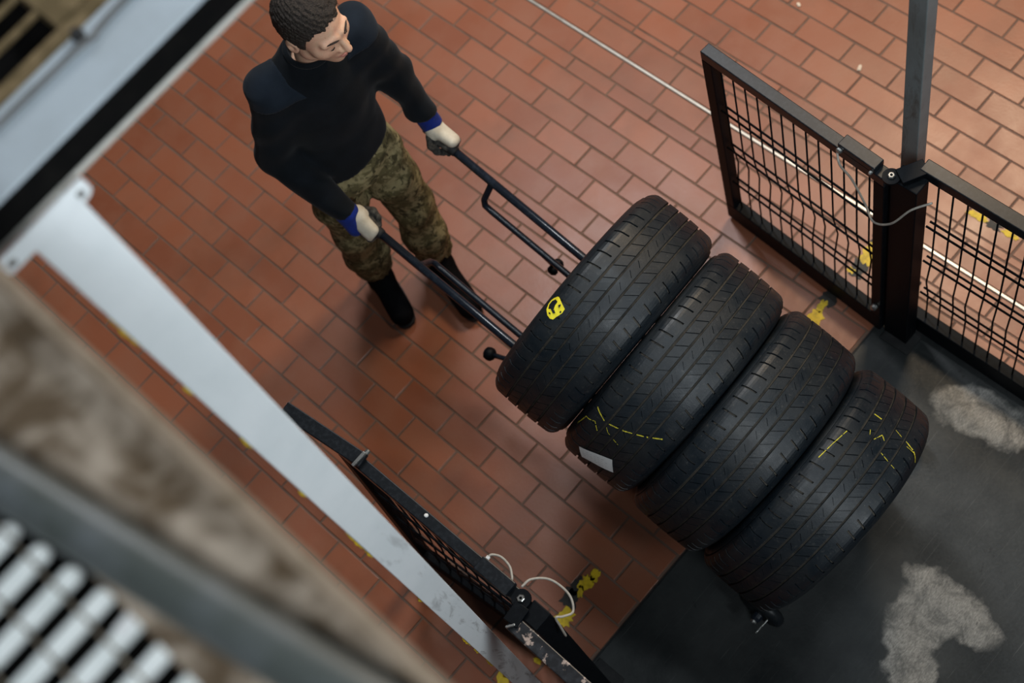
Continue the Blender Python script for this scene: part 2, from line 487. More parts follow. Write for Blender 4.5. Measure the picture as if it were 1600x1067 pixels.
def hidden(px, py):
    """roughly: parts of the frame where nearer things cover the floor"""
    if py > 416 + 0.94 * px: return True                     # ledge
    if py < 275 - 1.0 * (px - 125) and px < 400: return True    # lintel
    return False
scored = []
for t in tiles:
    px, py, z = to_cam(((t[0] + t[1]) / 2, (t[2] + t[3]) / 2, 0))
    inside = -40 < px < 1640 and -40 < py < 1107 and not hidden(px, py)
    area = (t[1] - t[0]) * (t[3] - t[2]) / z ** 2
    scored.append((0 if inside else 1, -area, t))
scored.sort(key=lambda s: (s[0], s[1]))
shared = {}
rest = MB()
for idx, (_, _, (x0, x1, y0, y1)) in enumerate(scored):
    w = x1 - x0 - JOINT; l = y1 - y0 - JOINT
    if idx < 300:
        key = (round(w, 4), round(l, 4), random.randrange(6))
        if key not in shared:
            v, f = tile_verts(w, l, hash(key) & 0xffff)
            shared[key] = MB().add(v, f).mesh('tile')
        o = new_obj('tile', shared[key], M['tile'], floor_o)
        o.location = ((x0 + x1) / 2, (y0 + y1) / 2, random.uniform(-.0004, .0004))
        o.rotation_euler = (0, 0, random.uniform(-.004, .004))
    else:
        v, f = tile_verts(w, l, idx)
        cx, cy = (x0 + x1) / 2, (y0 + y1) / 2
        rest.add([(a + cx, b + cy, c) for a, b, c in v], f)
o = rest.build('tile_field', M['tile'], floor_o)
tag(o, kind='stuff')

# steel deck of the goods lift and its edge
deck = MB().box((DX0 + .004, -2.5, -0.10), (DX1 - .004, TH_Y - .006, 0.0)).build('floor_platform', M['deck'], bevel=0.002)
tag(deck, 'dark worn steel lift platform with lamp reflections painted in', 'platform', kind='structure')
o = MB().box((DX0 + .004, TH_Y - .006, -0.06), (DX1 - .004, TH_Y - .0015, 0.001)).build('trim_1', M['black_matt'])
tag(o, 'thin dark steel edge between the tiles and the platform', 'trim', kind='structure')
# metal joint strip let into the tiles
st = MB()
st.box((19.60 * PITCH + .001, -2.5, -0.02), (19.72 * PITCH - .001, 8.0, 0.0025))
o = st.build('trim_2', M['strip'], bevel=0.001)
tag(o, 'long pale metal joint strip set into the tiles', 'trim', kind='structure')

# ------------------------------------------------------------------ hazard tape remnants on the floor
def ragged(cx, cy, a, b, ang, seed, n=22, z=0.0012, th=0.0008, rough=0.35):
    r = random.Random(seed)
    pts = []
    for k in range(n):
        t = 2 * math.pi * k / n
        q = 1 + r.uniform(-rough, rough * .6)
        c, s_ = math.cos(t), math.sin(t)
        # rounded rectangle
        m = (abs(c) ** 4 + abs(s_) ** 4) ** .25
        x, y = a * c / m * q, b * s_ / m * q
        pts.append((cx + x * math.cos(ang) - y * math.sin(ang), cy + x * math.sin(ang) + y * math.cos(ang)))
    v = [(x, y, z) for x, y in pts] + [(x, y, z + th) for x, y in pts] + [(cx, cy, z + th), (cx, cy, z)]
    f = []
    for k in range(n):
        k2 = (k + 1) % n
        f += [(k, k2, n + k2, n + k), (n + k, n + k2, 2 * n), (k2, k, 2 * n + 1)]
    return MB().add(v, f)

TAPES = [
 ('yellow and black hazard tape remnant beside the left gate hinge', (0.29, 1.385), [
   ('yellow_piece', .215, 1.372, .036, .030, .1), ('black_piece', .275, 1.400, .034, .034, .2), ('yellow_piece', .315, 1.388, .022, .010, .5),
   ('yellow_piece', .350, 1.392, .028, .022, .1), ('yellow_piece', .388, 1.388, .026, .016, .3), ('black_piece', .318, 1.412, .036, .016, .0)]),
 ('yellow tape remnant left of the white post foot', (-0.05, 1.36), [('yellow_piece', -.067, 1.398, .030, .026, .2), ('yellow_piece', .045, 1.345, .010, .016, .2)]),
 ('yellow and black hazard tape remnant beside the stacked tyres', (1.64, 1.39), [
   ('yellow_piece', 1.590, 1.385, .026, .026, .1), ('yellow_piece', 1.635, 1.395, .028, .014, .2), ('black_piece', 1.690, 1.395, .042, .030, .0), ('yellow_piece', 1.735, 1.41, .01, .012, 0)]),
 ('yellow and black hazard tape remnant behind the right gate mesh', (1.92, 1.39), [
   ('black_piece', 1.832, 1.385, .036, .030, .1), ('yellow_piece', 1.895, 1.388, .044, .026, .2), ('black_piece', 1.975, 1.398, .052, .026, .05), ('yellow_piece', 1.81, 1.40, .01, .016, .0), ('yellow_piece', 2.02, 1.41, .018, .020, .2)]),
 ('yellow tape remnant beyond the right fence panel', (2.242, 1.111), [('yellow_piece', 2.240, 1.175, .014, .040, .1), ('yellow_piece', 2.244, 1.046, .012, .030, -.1), ('black_piece', 2.242, 1.111, .018, .03, .0)]),
]
sd = 11
for lab, c, pcs in TAPES:
    e = empty('hazard_tape', (c[0], c[1], 0))
    tag(e, lab, 'floor tape', 'worn hazard tape on the tiles')
    for nm, x, y, a, b, ang in pcs:
        sd += 1
        z = 0.0011 if nm == 'black_piece' else 0.0014
        ragged(x - c[0], y - c[1], a, b, ang, sd, z=z).build(nm, M['yellow'] if nm[0] == 'y' else M['black_tape'], e)

# crumbs and a leaf lying on the tiles
def crumb(name, x, y, s, mat, label, cat, seed, flat=.35):
    r = random.Random(seed)
    bm = bmesh.new(); bmesh.ops.create_icosphere(bm, subdivisions=2, radius=1)
    for v in bm.verts:
        q = 1 + r.uniform(-.25, .25)
        v.co = Vector((v.co.x * s * q * 1.3, v.co.y * s * q * .8, max(v.co.z, -.9) * s * flat * q + s * flat * .9))
    me = bpy.data.meshes.new(name); bm.to_mesh(me); bm.free()
    o = new_obj(name, me, mat); o.location = (x, y, 0.0004); o.rotation_euler = (0, 0, r.uniform(0, 3))
    return tag(o, label, cat)
crumb('paper_scrap', 2.507, 1.888, .011, M['chip'], 'small pale scrap on the tiles behind the right gate', 'scrap', 1)
crumb('paper_scrap', 2.612, 2.257, .009, M['chip'], 'small yellowish crumb on the tiles near the top edge', 'scrap', 2)
crumb('dry_leaf', 0.135, 3.179, .014, M['leaf'], 'dark shrivelled leaf on the tiles beside the white post', 'leaf', 3, .2)

# ------------------------------------------------------------------ portal: white post, lintel, grey post
wp = empty('support_post', (0.0235, 1.25, 0))
tag(wp, 'white painted steel post with bolted end plate, streaked darker towards the bottom', 'post')
def rel(mb, e):
    l = e.location
    mb.v = [(v[0] - l[0], v[1] - l[1], v[2] - l[2]) for v in mb.v]
    return mb
def lean_bar(xb0, xb1, xt0, xt1, y0, y1, z1):
    v = [(xb0, y0, 0), (xb1, y0, 0), (xb1, y1, 0), (xb0, y1, 0), (xt0, y0, z1), (xt1, y0, z1), (xt1, y1, z1), (xt0, y1, z1)]
    return MB().add(v, [(0, 3, 2, 1), (4, 5, 6, 7), (0, 1, 5, 4), (1, 2, 6, 5), (2, 3, 7, 6), (3, 0, 4, 7)])
rel(lean_bar(-.064, -.004, -.020, .066, 1.241, 1.249, 3.312), wp).build('front_plate', M['white_post'], wp, bevel=.002)
rel(lean_bar(-.054, -.048, -.011, -.005, 1.2495, 1.300, 3.30), wp).build('side_flange', M['white_post'], wp)
rel(lean_bar(-.020, -.014, .050, .056, 1.2495, 1.300, 3.30), wp).build('side_flange', M['white_post'], wp)
pl = MB()
n = 8; pts = []
x0, x1, z0, z1, rr = -.068, .084, 3.286, 3.320, .014
for cx, cz, a0 in ((x1 - rr, z0 + rr, -90), (x1 - .004, z1 - .004, 0), (x0 + .004, z1 - .004, 90), (x0 + rr, z0 + rr, 180)):
    q = rr if cz < 3.305 else .004
    for k in range(n + 1):
        a = math.radians(a0 + 90 * k / n); pts.append((cx + q * math.cos(a), cz + q * math.sin(a)))
m_ = len(pts)
pl.add([(x, 1.2365, z) for x, z in pts] + [(x, 1.2405, z) for x, z in pts], [tuple(range(m_)), tuple(range(2 * m_ - 1, m_ - 1, -1))] + [(k, m_ + k, m_ + (k + 1) % m_, (k + 1) % m_) for k in range(m_)])
rel(pl, wp).build('end_plate', M['white_post'], wp)
for bx in (-.050, .069):
    rel(MB().lathe([(0, -.004), (.0062, -.004), (.0062, 0), (0, 0)], 6, axis_frame((bx, 1.2363, 3.304), (0, 1, 0))), wp).build('bolt', M['steel'], wp)
for k, (zc, hl) in enumerate(((3.02, .055), (2.80, .02), (2.56, .03), (2.28, .02), (1.95, .07), (1.86, .03), (1.45, .02), (0.98, .05), (.86, .03), (.70, .045), (.5, .02))):
    r = random.Random(50 + k); nn = 9
    xe = lambda z: -.064 + .044 * z / 3.312
    zs_ = [zc - hl + 2 * hl * i / nn for i in range(nn + 1)]
    L_ = [(xe(z) + .002, z) for z in zs_]
    out = [(xe(z) - r.uniform(.002, .0065) * (math.sin(math.pi * (i + .3) / (nn + .6)) ** .5), z) for i, z in enumerate(zs_)]
    v = [(x, 1.2495, z) for x, z in L_ + out] + [(x, 1.2505, z) for x, z in L_ + out]
    q = nn + 1; f = []
    for i in range(nn):
        f += [(i, i + 1, q + i + 1, q + i), (2 * q + i, 3 * q + i, 3 * q + i + 1, 2 * q + i + 1), (q + i, q + i + 1, 3 * q + i + 1, 3 * q + i)]
    rel(MB().add(v, f), wp).build('tape_flake', M['yellow'], wp)

gp = empty('support_post', (1.875, 1.218, 0))
tag(gp, 'grimy grey square steel post behind the right gate hinge', 'post')
rel(MB().box((1.852, 1.190, .008), (1.898, 1.246, 3.30)), gp).build('column', M['grey_post'], gp, bevel=.003)
rel(MB().box((1.835, 1.175, 0.001), (1.915, 1.262, .008)), gp).build('base_plate', M['black_matt'], gp, bevel=.002)

lb = empty('lintel_beam', (0.9, 1.3, 3.3))
tag(lb, 'dark horizontal beam with pale top plate and light lower edge, over the white post', 'beam')
rel(MB().box((-1.0, 1.255, 3.3175), (2.1, 1.262, 3.371)), lb).build('web', M['flat_black'], lb)
rel(MB().box((-1.0, 1.252, 3.308), (2.1, 1.262, 3.317)), lb).build('lower_lip', M['lip'], lb, bevel=.002)
rel(MB().box((-1.0, 1.250, 3.372), (2.1, 1.357, 3.378)), lb).build('top_plate', M['white_beam'], lb, bevel=.002)
rel(MB().box((-1.0, 1.345, 3.312), (2.1, 1.352, 3.371)), lb).build('back_web', M['flat_black'], lb)

cb = MB().tube(smooth_curve([(-.6, 1.332, 3.3825), (-.1, 1.331, 3.3825), (.06, 1.333, 3.3825), (.16, 1.331, 3.3835), (.205, 1.330, 3.384), (.222, 1.324, 3.385), (.236, 1.329, 3.384), (.30, 1.334, 3.3825), (.6, 1.336, 3.3825), (1.9, 1.336, 3.3825)], 8), .0042, 8).build('cable', M['cable_dark'], smooth=True)
tag(cb, 'thin grey cable running along the pale beam top', 'cable')
kb = MB().lathe([(0, 0), (.008, 0), (.010, .006), (.007, .014), (0, .014)], 12, Matrix.Translation((.2115, 1.345, 3.3782))).build('cable_clamp', M['black_matt'], smooth=False)
tag(kb, 'small black clamp holding the cable on the pale beam', 'clamp')

# brown steel grille behind the beam
gr = empty('floor_grille', (0.1, 1.5, 3.36))
tag(gr, 'dusty brown grille over dark openings behind the pale beam', 'grille')
rel(MB().box((-.9, 1.360, 3.345), (.29, 1.382, 3.380)), gr).build('frame_bar', M['brown'], gr, bevel=.002)
rel(MB().box((.205, 1.389, 3.345), (.26, 1.86, 3.378)), gr).build('frame_bar', M['brown'], gr, bevel=.002)
for k, y in enumerate([1.428 + .045 * k for k in range(10)]):
    rel(MB().box((-.9, y, 3.370), (.2045, y + .009, 3.377)), gr).build('slat', M['brown'], gr, bevel=.001)
for k, x in enumerate((-.6, -.45, -.30, -.15, -.02, .09)):
    rel(MB().box((x, 1.389, 3.3635), (x + .006, 1.85, 3.3695)), gr).build('cross_bar', M['wire_brown'], gr)
rel(MB().box((-.9, 1.363, 3.325), (.26, 2.0, 3.335)), gr).build('added_dark_backing', M['flat_black'], gr)  # near-black backing added so the grille openings read as dark
for k, (x, y, a, b) in enumerate(((.085, 1.505, .028, .014), (-.03, 1.60, .04, .02), (.17, 1.60, .03, .03))):
    m2 = ragged(x - .1, y - 1.5, a, b, .1, 300 + k, z=3.3785 - 3.36, th=.004)
    m2.build('dirt_clump', M['brown'], gr)

# ------------------------------------------------------------------ gallery edge, close to the camera
ld = empty('gallery_ledge', (-0.2, 0.5, 3.58))
tag(ld, 'steel ledge thick with brown dust along the lower left', 'ledge')
rel(MB().box((-.19, -.6, 3.575), (-.066, 1.24, 3.582)), ld).build('plate', M['dust'], ld)
rel(MB().box((-.066, -.6, 3.555), (-.050, 1.24, 3.600)), ld).build('lip', M['dust_lip'], ld, bevel=.004)
rel(MB().box((-.40, -.6, 3.44), (-.191, 1.24, 3.45)), ld).build('added_gap_backing', M['flat_black'], ld)  # near-black sheet added below the bars to keep their gaps dark
rel(MB().box((-.192, -.6, 3.451), (-.186, 1.24, 3.574)), ld).build('web', M['dust_lip'], ld)

p0 = Vector((-.186, .800, 3.6095)); p1 = Vector((-.110, .424, 3.6095)); dv = (p1 - p0).normalized()
tb = MB().tube([p0 - dv * .4, p0, p1, p1 + dv * .4], .0265, 28).build('guard_rail', M['grey_tube'], smooth=True)
tag(tb, 'thick grey round rail lying across the dusty ledge', 'rail')

bg = empty('bar_grating', (-0.3, 0.7, 3.5))
tag(bg, 'white bar grating crossed by thin brown wires in the lower left corner', 'grating')
bar_meshes = {}
for k in range(-4, 13):
    y = .832 - .0425 * k
    xe = -.226 + (.835 - y) * .17
    if y < .60: xe = -.192
    b = MB()
    pr = []
    x0 = -.62
    n = 10
    # flat bar with rounded end and rounded top
    top = []
    for i in range(n + 1):
        a = math.pi * i / n
        top.append((xe - .0085 + .0085 * math.sin(a), .0085 * math.cos(a)))
    out = [(x0, .0085)] + top + [(x0, -.0085)]
    m_ = len(out)
    inn = [(x0 if x == x0 else x - .003 * (x - (xe - .0085)) / .0085, yy * .72) for x, yy in out]
    v = [(x, y + yy, 3.488) for x, yy in out] + [(x, y + yy, 3.497) for x, yy in out] + [(x, y + yy, 3.501) for x, yy in inn]
    f = [tuple(range(2 * m_, 3 * m_)), tuple(range(m_ - 1, -1, -1))]
    for i in range(m_):
        j = (i + 1) % m_
        f += [(i, j, m_ + j, m_ + i), (m_ + i, m_ + j, 2 * m_ + j, 2 * m_ + i)]
    rel(b.add(v, f), bg).build('bar', M['bar_white'], bg)
for k in range(10):
    x = -.236 - .046 * k
    rel(MB().tube([(x, .30, 3.5035), (x, .98, 3.5035)], .0016, 8), bg).build('wire', M['wire_brown'], bg, smooth=True)
pt = MB().box((-.011, -.0075, 0), (.011, .0075, .0008), Matrix.Translation((-.2135, .662, 3.5018)) @ Matrix.Rotation(.05, 4, 'Z')).build('paper_tag', M['paper'])
tag(pt, 'small white paper tag on a bar of the white grating', 'tag')

# ------------------------------------------------------------------ gates and fence panels
ZT = 1.071
def wire_panel(parent, a, b, z0, z1, levels, pitch, phase=0.0, kink=.016, rv=.0030, rh=.0038):
    """welded double-rod mesh between plan points a and b"""
    a = Vector((a[0], a[1], 0)); b = Vector((b[0], b[1], 0)); d = (b - a); L = d.length; d.normalize()
    nrm = Vector((d.y, -d.x, 0))
    base = parent.location
    k = pitch * (.5 + phase)
    while k < L - .01:
        p = a + d * k
        zm = levels[1]
        j = random.uniform(.7, 1.25)
        pts = [p + Vector((0, 0, z0)), p + Vector((0, 0, levels[2] - .02)), p + nrm * kink * j + Vector((0, 0, (levels[1] + levels[2]) / 2)), p + Vector((0, 0, levels[1] + .02)), p + Vector((0, 0, z1))]
        MB().tube([q - base for q in pts], rv, 6).build('vertical_wire', M['black'], parent, smooth=True)
        k += pitch
    for z in levels:
        for s in (-1, 1):
            o_ = nrm * (s * (rv + rh + .003))
            MB().tube([a + o_ + Vector((0, 0, z)) - base, b + o_ + Vector((0, 0, z)) - base], rh, 6).build('horizontal_wire', M['black'], parent, smooth=True)

LEV = (.77, .54, .31)
# --- right gate leaf
g1 = Vector((1.742, 1.885, 0)); g0 = Vector((1.695, 1.175, 0))
dg = (g1 - g0).normalized()
rg = empty('mesh_gate', g0)
tag(rg, 'open black steel gate of welded wire mesh beside the grey post', 'gate', 'lift gates')
def seg(e, a, b, w, h, mat, name, bevel=.003, up=(0, 0, 1)):
    return rel(MB().beam(a, b, w, h, up), e).build(name, mat, e, bevel=bevel)
up = Vector((0, 0, 1))
seg(rg, g0 + up * (ZT - .0205), g1 + up * (ZT - .0205), .040, .041, M['black_rail'], 'top_rail')
seg(rg, g0 + up * .070, g1 + up * .070, .040, .100, M['black'], 'bottom_rail')
seg(rg, g1 - dg * .02 + up * .1205, g1 - dg * .02 + up * (ZT - .0415), .040, .040, M['black'], 'stile', up=dg)
seg(rg, g0 + dg * .02 + up * .1205, g0 + dg * .02 + up * (ZT - .0415), .040, .040, M['black'], 'stile', up=dg)
wire_panel(rg, g0 + dg * .045, g1 - dg * .045, .121, ZT - .042, LEV, .0485)
# latch housing on the rail
lx = Vector((-dg.y, dg.x, 0))
hb = seg(rg, g0 + dg * .035 + up * (ZT + .0135), g0 + dg * .17 + up * (ZT + .0135), .042, .026, M['black_rail'], 'latch_housing')
for t_, s_ in ((.16, .010), (.045, .006)):
    c = g0 + dg * t_ + up * (ZT + .004) + lx * .0215
    rel(MB().lathe([(0, 0), (s_, 0), (s_, .007), (s_ * .6, .011), (0, .011)], 12, axis_frame(c, lx)), rg).build('screw', M['steel'], rg)
# hinge ear and pivot bolt
ear = MB().lathe([(0, 0), (.026, 0), (.026, .008), (0, .008)], 24, Matrix.Translation(g0 + dg * -.008 + up * (ZT + .0005)))
rel(ear, rg).build('hinge_ear', M['black'], rg)
rel(MB().lathe([(0.004, 0), (.011, 0), (.011, .006), (.0085, .008), (.0045, .008)], 6, Matrix.Translation(g0 - dg * .008 + up * (ZT + .0087))), rg).build('pivot_nut', M['steel'], rg)
cpts = [g0 + dg * .163 + lx * .030 + up * (ZT - .002), g0 + dg * .14 + lx * .045 + up * (ZT - .03), g0 + dg * .11 + lx * .03 + up * (ZT - .10), g0 + dg * .06 + lx * .03 + up * (ZT - .19), g0 + dg * .01 + lx * .05 + up * (ZT - .215), g0 - dg * .05 + lx * .045 + up * (ZT - .16), g0 - dg * .09 + lx * .012 + up * (ZT - .08), g0 - dg * .13 - lx * .03 + up * (ZT - .05)]
rel(MB().tube(smooth_curve(cpts, 8), .0035, 8), rg).build('cable', M['cable_grey'], rg, smooth=True)
rel(MB().lathe([(0, 0), (.012, 0), (.012, .012), (.006, .018), (0, .018)], 10, axis_frame(g0 + dg * .02 + up * .20 + lx * .021, lx)), rg).build('stud', M['steel'], rg)

# --- right fence panel with its hinge post
f0 = Vector((1.748, 1.118, 0)); f1 = Vector((1.735, -.9, 0)); df = (f1 - f0).normalized()
rf = empty('mesh_fence', f0)
tag(rf, 'fixed black wire mesh fence panel running out at the right edge', 'fence', 'lift side fences')
rel(MB().box((1.690, 1.078, .008), (1.748, 1.168, ZT - .001)), rf).build('hinge_post', M['black'], rf, bevel=.003)
rel(MB().box((1.66, 1.05, 0.001), (1.79, 1.165, .008)), rf).build('base_plate', M['black_matt'], rf, bevel=.002)
fs = f0 + Vector((.022, -.005, 0))
fe = f1 + Vector((.022, 0, 0))
seg(rf, fs + up * (ZT + .004), fe + up * (ZT + .004), .042, .042, M['black_rail'], 'top_rail')
seg(rf, fs + up * .070, fe + up * .070, .040, .100, M['black'], 'bottom_rail')
seg(rf, fe - df * .02 + up * .0, fe - df * .02 + up * (ZT - .018), .04, .04, M['black'], 'stile', up=df)
wire_panel(rf, fs + df * .03, fs + df * 1.6, .121, ZT - .018, LEV, .0485)
rel(MB().beam(Vector((1.70, 1.145, ZT + .018)), Vector((1.77, 1.105, ZT + .018)), .05, .010), rf).build('hinge_bracket', M['black'], rf, bevel=.002)

# --- left gate leaf
h0 = Vector((.128, 1.195, 0)); h1 = Vector((.128, 1.90, 0)); dh = (h1 - h0).normalized()
lg = empty('mesh_gate', h0)
tag(lg, 'open black steel mesh gate beside the white post, seen nearly edge-on', 'gate', 'lift gates')
seg(lg, h0 + up * (ZT - .0205), h1 + up * (ZT - .0205), .036, .041, M['black_rail'], 'top_rail')
seg(lg, h0 + up * .070, h1 + up * .070, .036, .100, M['black'], 'bottom_rail')
seg(lg, h1 - dh * .02 + up * .1205, h1 - dh * .02 + up * (ZT - .0415), .036, .04, M['black'], 'stile', up=dh)
seg(lg, h0 + dh * .02 + up * .1205, h0 + dh * .02 + up * (ZT - .0415), .036, .04, M['black'], 'stile', up=dh)
wire_panel(lg, h0 + dh * .045, h1 - dh * .045, .121, ZT - .042, LEV, .0485, kink=-.016)
seg(lg, Vector((.128, 1.795, ZT + .0085)), Vector((.093, 2.10, ZT + .0085)), .044, .016, M['black_rail'], 'catch_arm')
seg(lg, Vector((.105, 1.805, ZT + .0205)), Vector((.156, 1.805, ZT + .0205)), .010, .008, M['steel'], 'clip', bevel=.001)
rel(MB().lathe([(0, 0), (.008, 0), (.008, .016), (.005, .02), (0, .02)], 8, axis_frame((.150, 1.806, ZT + .008), (1, 0, 0))), lg).build('clip_bolt', M['steel'], lg)
rel(MB().lathe([(0, 0), (.0065, 0), (.005, .004), (0, .005)], 12, Matrix.Translation((.134, 1.545, ZT + .0003))), lg).build('rivet', M['paper'], lg)
seg(lg, Vector((.128, 1.215, ZT + .0105)), Vector((.128, 1.335, ZT + .0105)), .044, .020, M['black_rail'], 'latch_housing')
rel(MB().lathe([(0, 0), (.027, 0), (.027, .008), (0, .008)], 24, Matrix.Translation((.128, 1.180, ZT + .0005))), lg).build('hinge_ear', M['black'], lg)
rel(MB().lathe([(0.004, 0), (.011, 0), (.011, .006), (.0085, .008), (.0045, .008)], 6, Matrix.Translation((.128, 1.180, ZT + .0087))), lg).build('pivot_nut', M['steel'], lg)
c1 = [(.150, 1.325, ZT + .012), (.166, 1.322, ZT + .012), (.178, 1.30, ZT + .004), (.174, 1.268, ZT - .004), (.158, 1.245, ZT - .005), (.150, 1.238, ZT - .006)]
rel(MB().tube(smooth_curve(c1, 8), .0036, 8), lg).build('cable', M['cable_grey'], lg, smooth=True)
c2 = [(.152, 1.205, ZT - .005), (.185, 1.20, ZT - .01), (.218, 1.165, ZT - .03), (.222, 1.11, ZT - .06), (.196, 1.075, ZT - .075), (.168, 1.082, ZT - .06), (.152, 1.092, ZT - .05), (.145, 1.08, ZT - .08), (.137, 1.065, ZT - .14)]
rel(MB().tube(smooth_curve(c2, 8), .0036, 8), lg).build('cable', M['cable_grey'], lg, smooth=True)
for p, d_ in (((.158, 1.325, ZT + .010), (1, 0, 0)), ((.150, 1.240, ZT - .008), (1, 0, 0))):
    rel(MB().lathe([(0, 0), (.006, 0), (.006, .008), (0, .010)], 10, axis_frame((p[0] - .008, p[1], p[2]), d_)), lg).build('screw', M['paper'], lg)

for ch in lg.children:                       # the leaf has sagged out of true: its foot hangs towards the post
    if ch.name.split('.')[0] in ('catch_arm',): continue
    for v in ch.data.vertices:
        t_ = max(0.0, v.co.y) / .71
        v.co.x += -.060 * t_ * (1 - max(0, v.co.z) / ZT) - .010 * t_
# --- left fence panel
k0 = Vector((.066, 1.165, 0)); k1 = Vector((.040, -.9, 0)); dk = (k1 - k0).normalized()
lf = empty('mesh_fence', k0)
tag(lf, 'fixed black mesh fence panel with scuffed top rail at the bottom edge', 'fence', 'lift side fences')
seg(lf, k0 + up * (ZT - .017), k1 + up * (ZT - .017), .044, .042, M['black_worn'], 'top_rail')
seg(lf, k0 + up * .070, k1 + up * .070, .040, .100, M['black'], 'bottom_rail')
rel(MB().box((.090, 1.095, .008), (.150, 1.155, ZT - .002)), lf).build('hinge_post', M['black'], lf, bevel=.003)
rel(MB().box((.0405, 1.08, 0.001), (.19, 1.19, .008)), lf).build('base_plate', M['black_matt'], lf, bevel=.002)
rel(MB().beam(Vector((.060, 1.160, ZT + .007)), Vector((.118, 1.165, ZT + .007)), .045, .008), lf).build('hinge_bracket', M['black'], lf, bevel=.002)
rel(MB().beam(Vector((.046, 1.160, ZT + .010)), Vector((.066, 1.145, ZT + .010)), .006, .010), lf).build('bracket_edge', M['steel'], lf, bevel=.001)
wire_panel(lf, k0 + dk * .03, k0 + dk * 1.3, .121, ZT - .040, LEV, .0485)

# ------------------------------------------------------------------ tyres
TB = Vector((0.9321867, 1.63462393, 0.86911742)); TP = 0.27004
TA = Vector((0.02346821, -0.93328541, -0.35836795)).normalized()      # stack axis, away from the man and down
TE = Vector((0.99968399, 0.02513785, 0.0)).normalized()
TU = TE.cross(TA); TU = TU if TU.z > 0 else -TU
TU.normalize()
R0 = 0.380
NP = 54
def rad(w):
    """tread crown radius at axial offset w"""
    a = abs(w)
    r = R0 - 0.0035 * (a / .1) ** 2
    if a > .092:
        t = min((a - .092) / .036, 1.0)
        r -= .030 * t ** 2.2
    return r
def tp(th, w, r):
    # local: z axis = stack axis, x = TE, y = TU
    return (r * math.sin(th), r * math.cos(th), w)

def rib_mesh(w0, w1, slot0, slot1, slant, duty, depth=.0055, nw=9, extra=None):
    ws = [w0 + (w1 - w0) * i / (nw - 1) for i in range(nw)]
    for s in (slot0, slot1):
        if w0 + .001 < s < w1 - .001: ws += [s - .0004, s + .0004]
    ws = sorted(ws)
    cols = []
    for p in range(NP):
        jit = 0.06 * math.sin(p * 2.1)
        for q, dd in ((0.0, 0), (0.012, 1), (duty, 1), (duty + .012, 0), (.40, 0), (.70, 0)):
            cols.append(((p + q + jit) / NP * 2 * math.pi, dd))
    v = []; f = []
    nW = len(ws) + 2
    for th0, dd in cols:
        row = []
        for w in ws:
            th = th0 + slant * (w - (w0 + w1) / 2) / R0
            r = rad(w)
            if dd and slot0 <= w <= slot1: r -= depth
            row.append(tp(th, w, r))
        tha = th0 + slant * (w0 - (w0 + w1) / 2) / R0; thb = th0 + slant * (w1 - (w0 + w1) / 2) / R0
        v.append(tp(tha, w0 - .001, rad(w0) - .0085)); v += row; v.append(tp(thb, w1 + .001, rad(w1) - .0085))
    nc = len(cols)
    for c in range(nc):
        c2 = (c + 1) % nc
        for i in range(nW - 1):
            f.append((c * nW + i, c * nW + i + 1, c2 * nW + i + 1, c2 * nW + i))
    return MB().add(v, f).mesh('tread_rib')

RIBS = [rib_mesh(-.121, -.0625, -.116, -.0735, .14, .12, .0075),
        rib_mesh(-.0545, -.0245, -.056, -.023, .75, .065, .0045),
        rib_mesh(-.0175, .0135, -.010, .006, -.9, .050, .0035),
        rib_mesh(.0205, .0525, .019, .054, .85, .055, .004),
        rib_mesh(.0595, .121, .079, .113, -.22, .13, .0075)]
# sidewalls, bead and inner liner
def side_prof(s):
    P = [(.3505, .1205), (.344, .1275), (.330, .1325), (.305, .1345), (.280, .1315), (.258, .122), (.243, .108), (.236, .098), (.231, .092), (.228, .084), (.232, .076), (.245, .078), (.262, .100), (.285, .119), (.310, .122), (.338, .115), (.352, .100)]
    return [(r, s * w) for r, w in P]
SIDE = [MB().lathe(side_prof(s), 72).mesh('sidewall', smooth=True) for s in (-1, 1)]
base_prof = [(rad(w) - .0068, w) for w in np.linspace(-.118, .118, 21)] + [(.3515, .110), (.358, .06), (.360, 0), (.358, -.06), (.3515, -.110)]
BASE = MB().lathe(base_prof, 96, closed=True).mesh('tread_base', smooth=True)

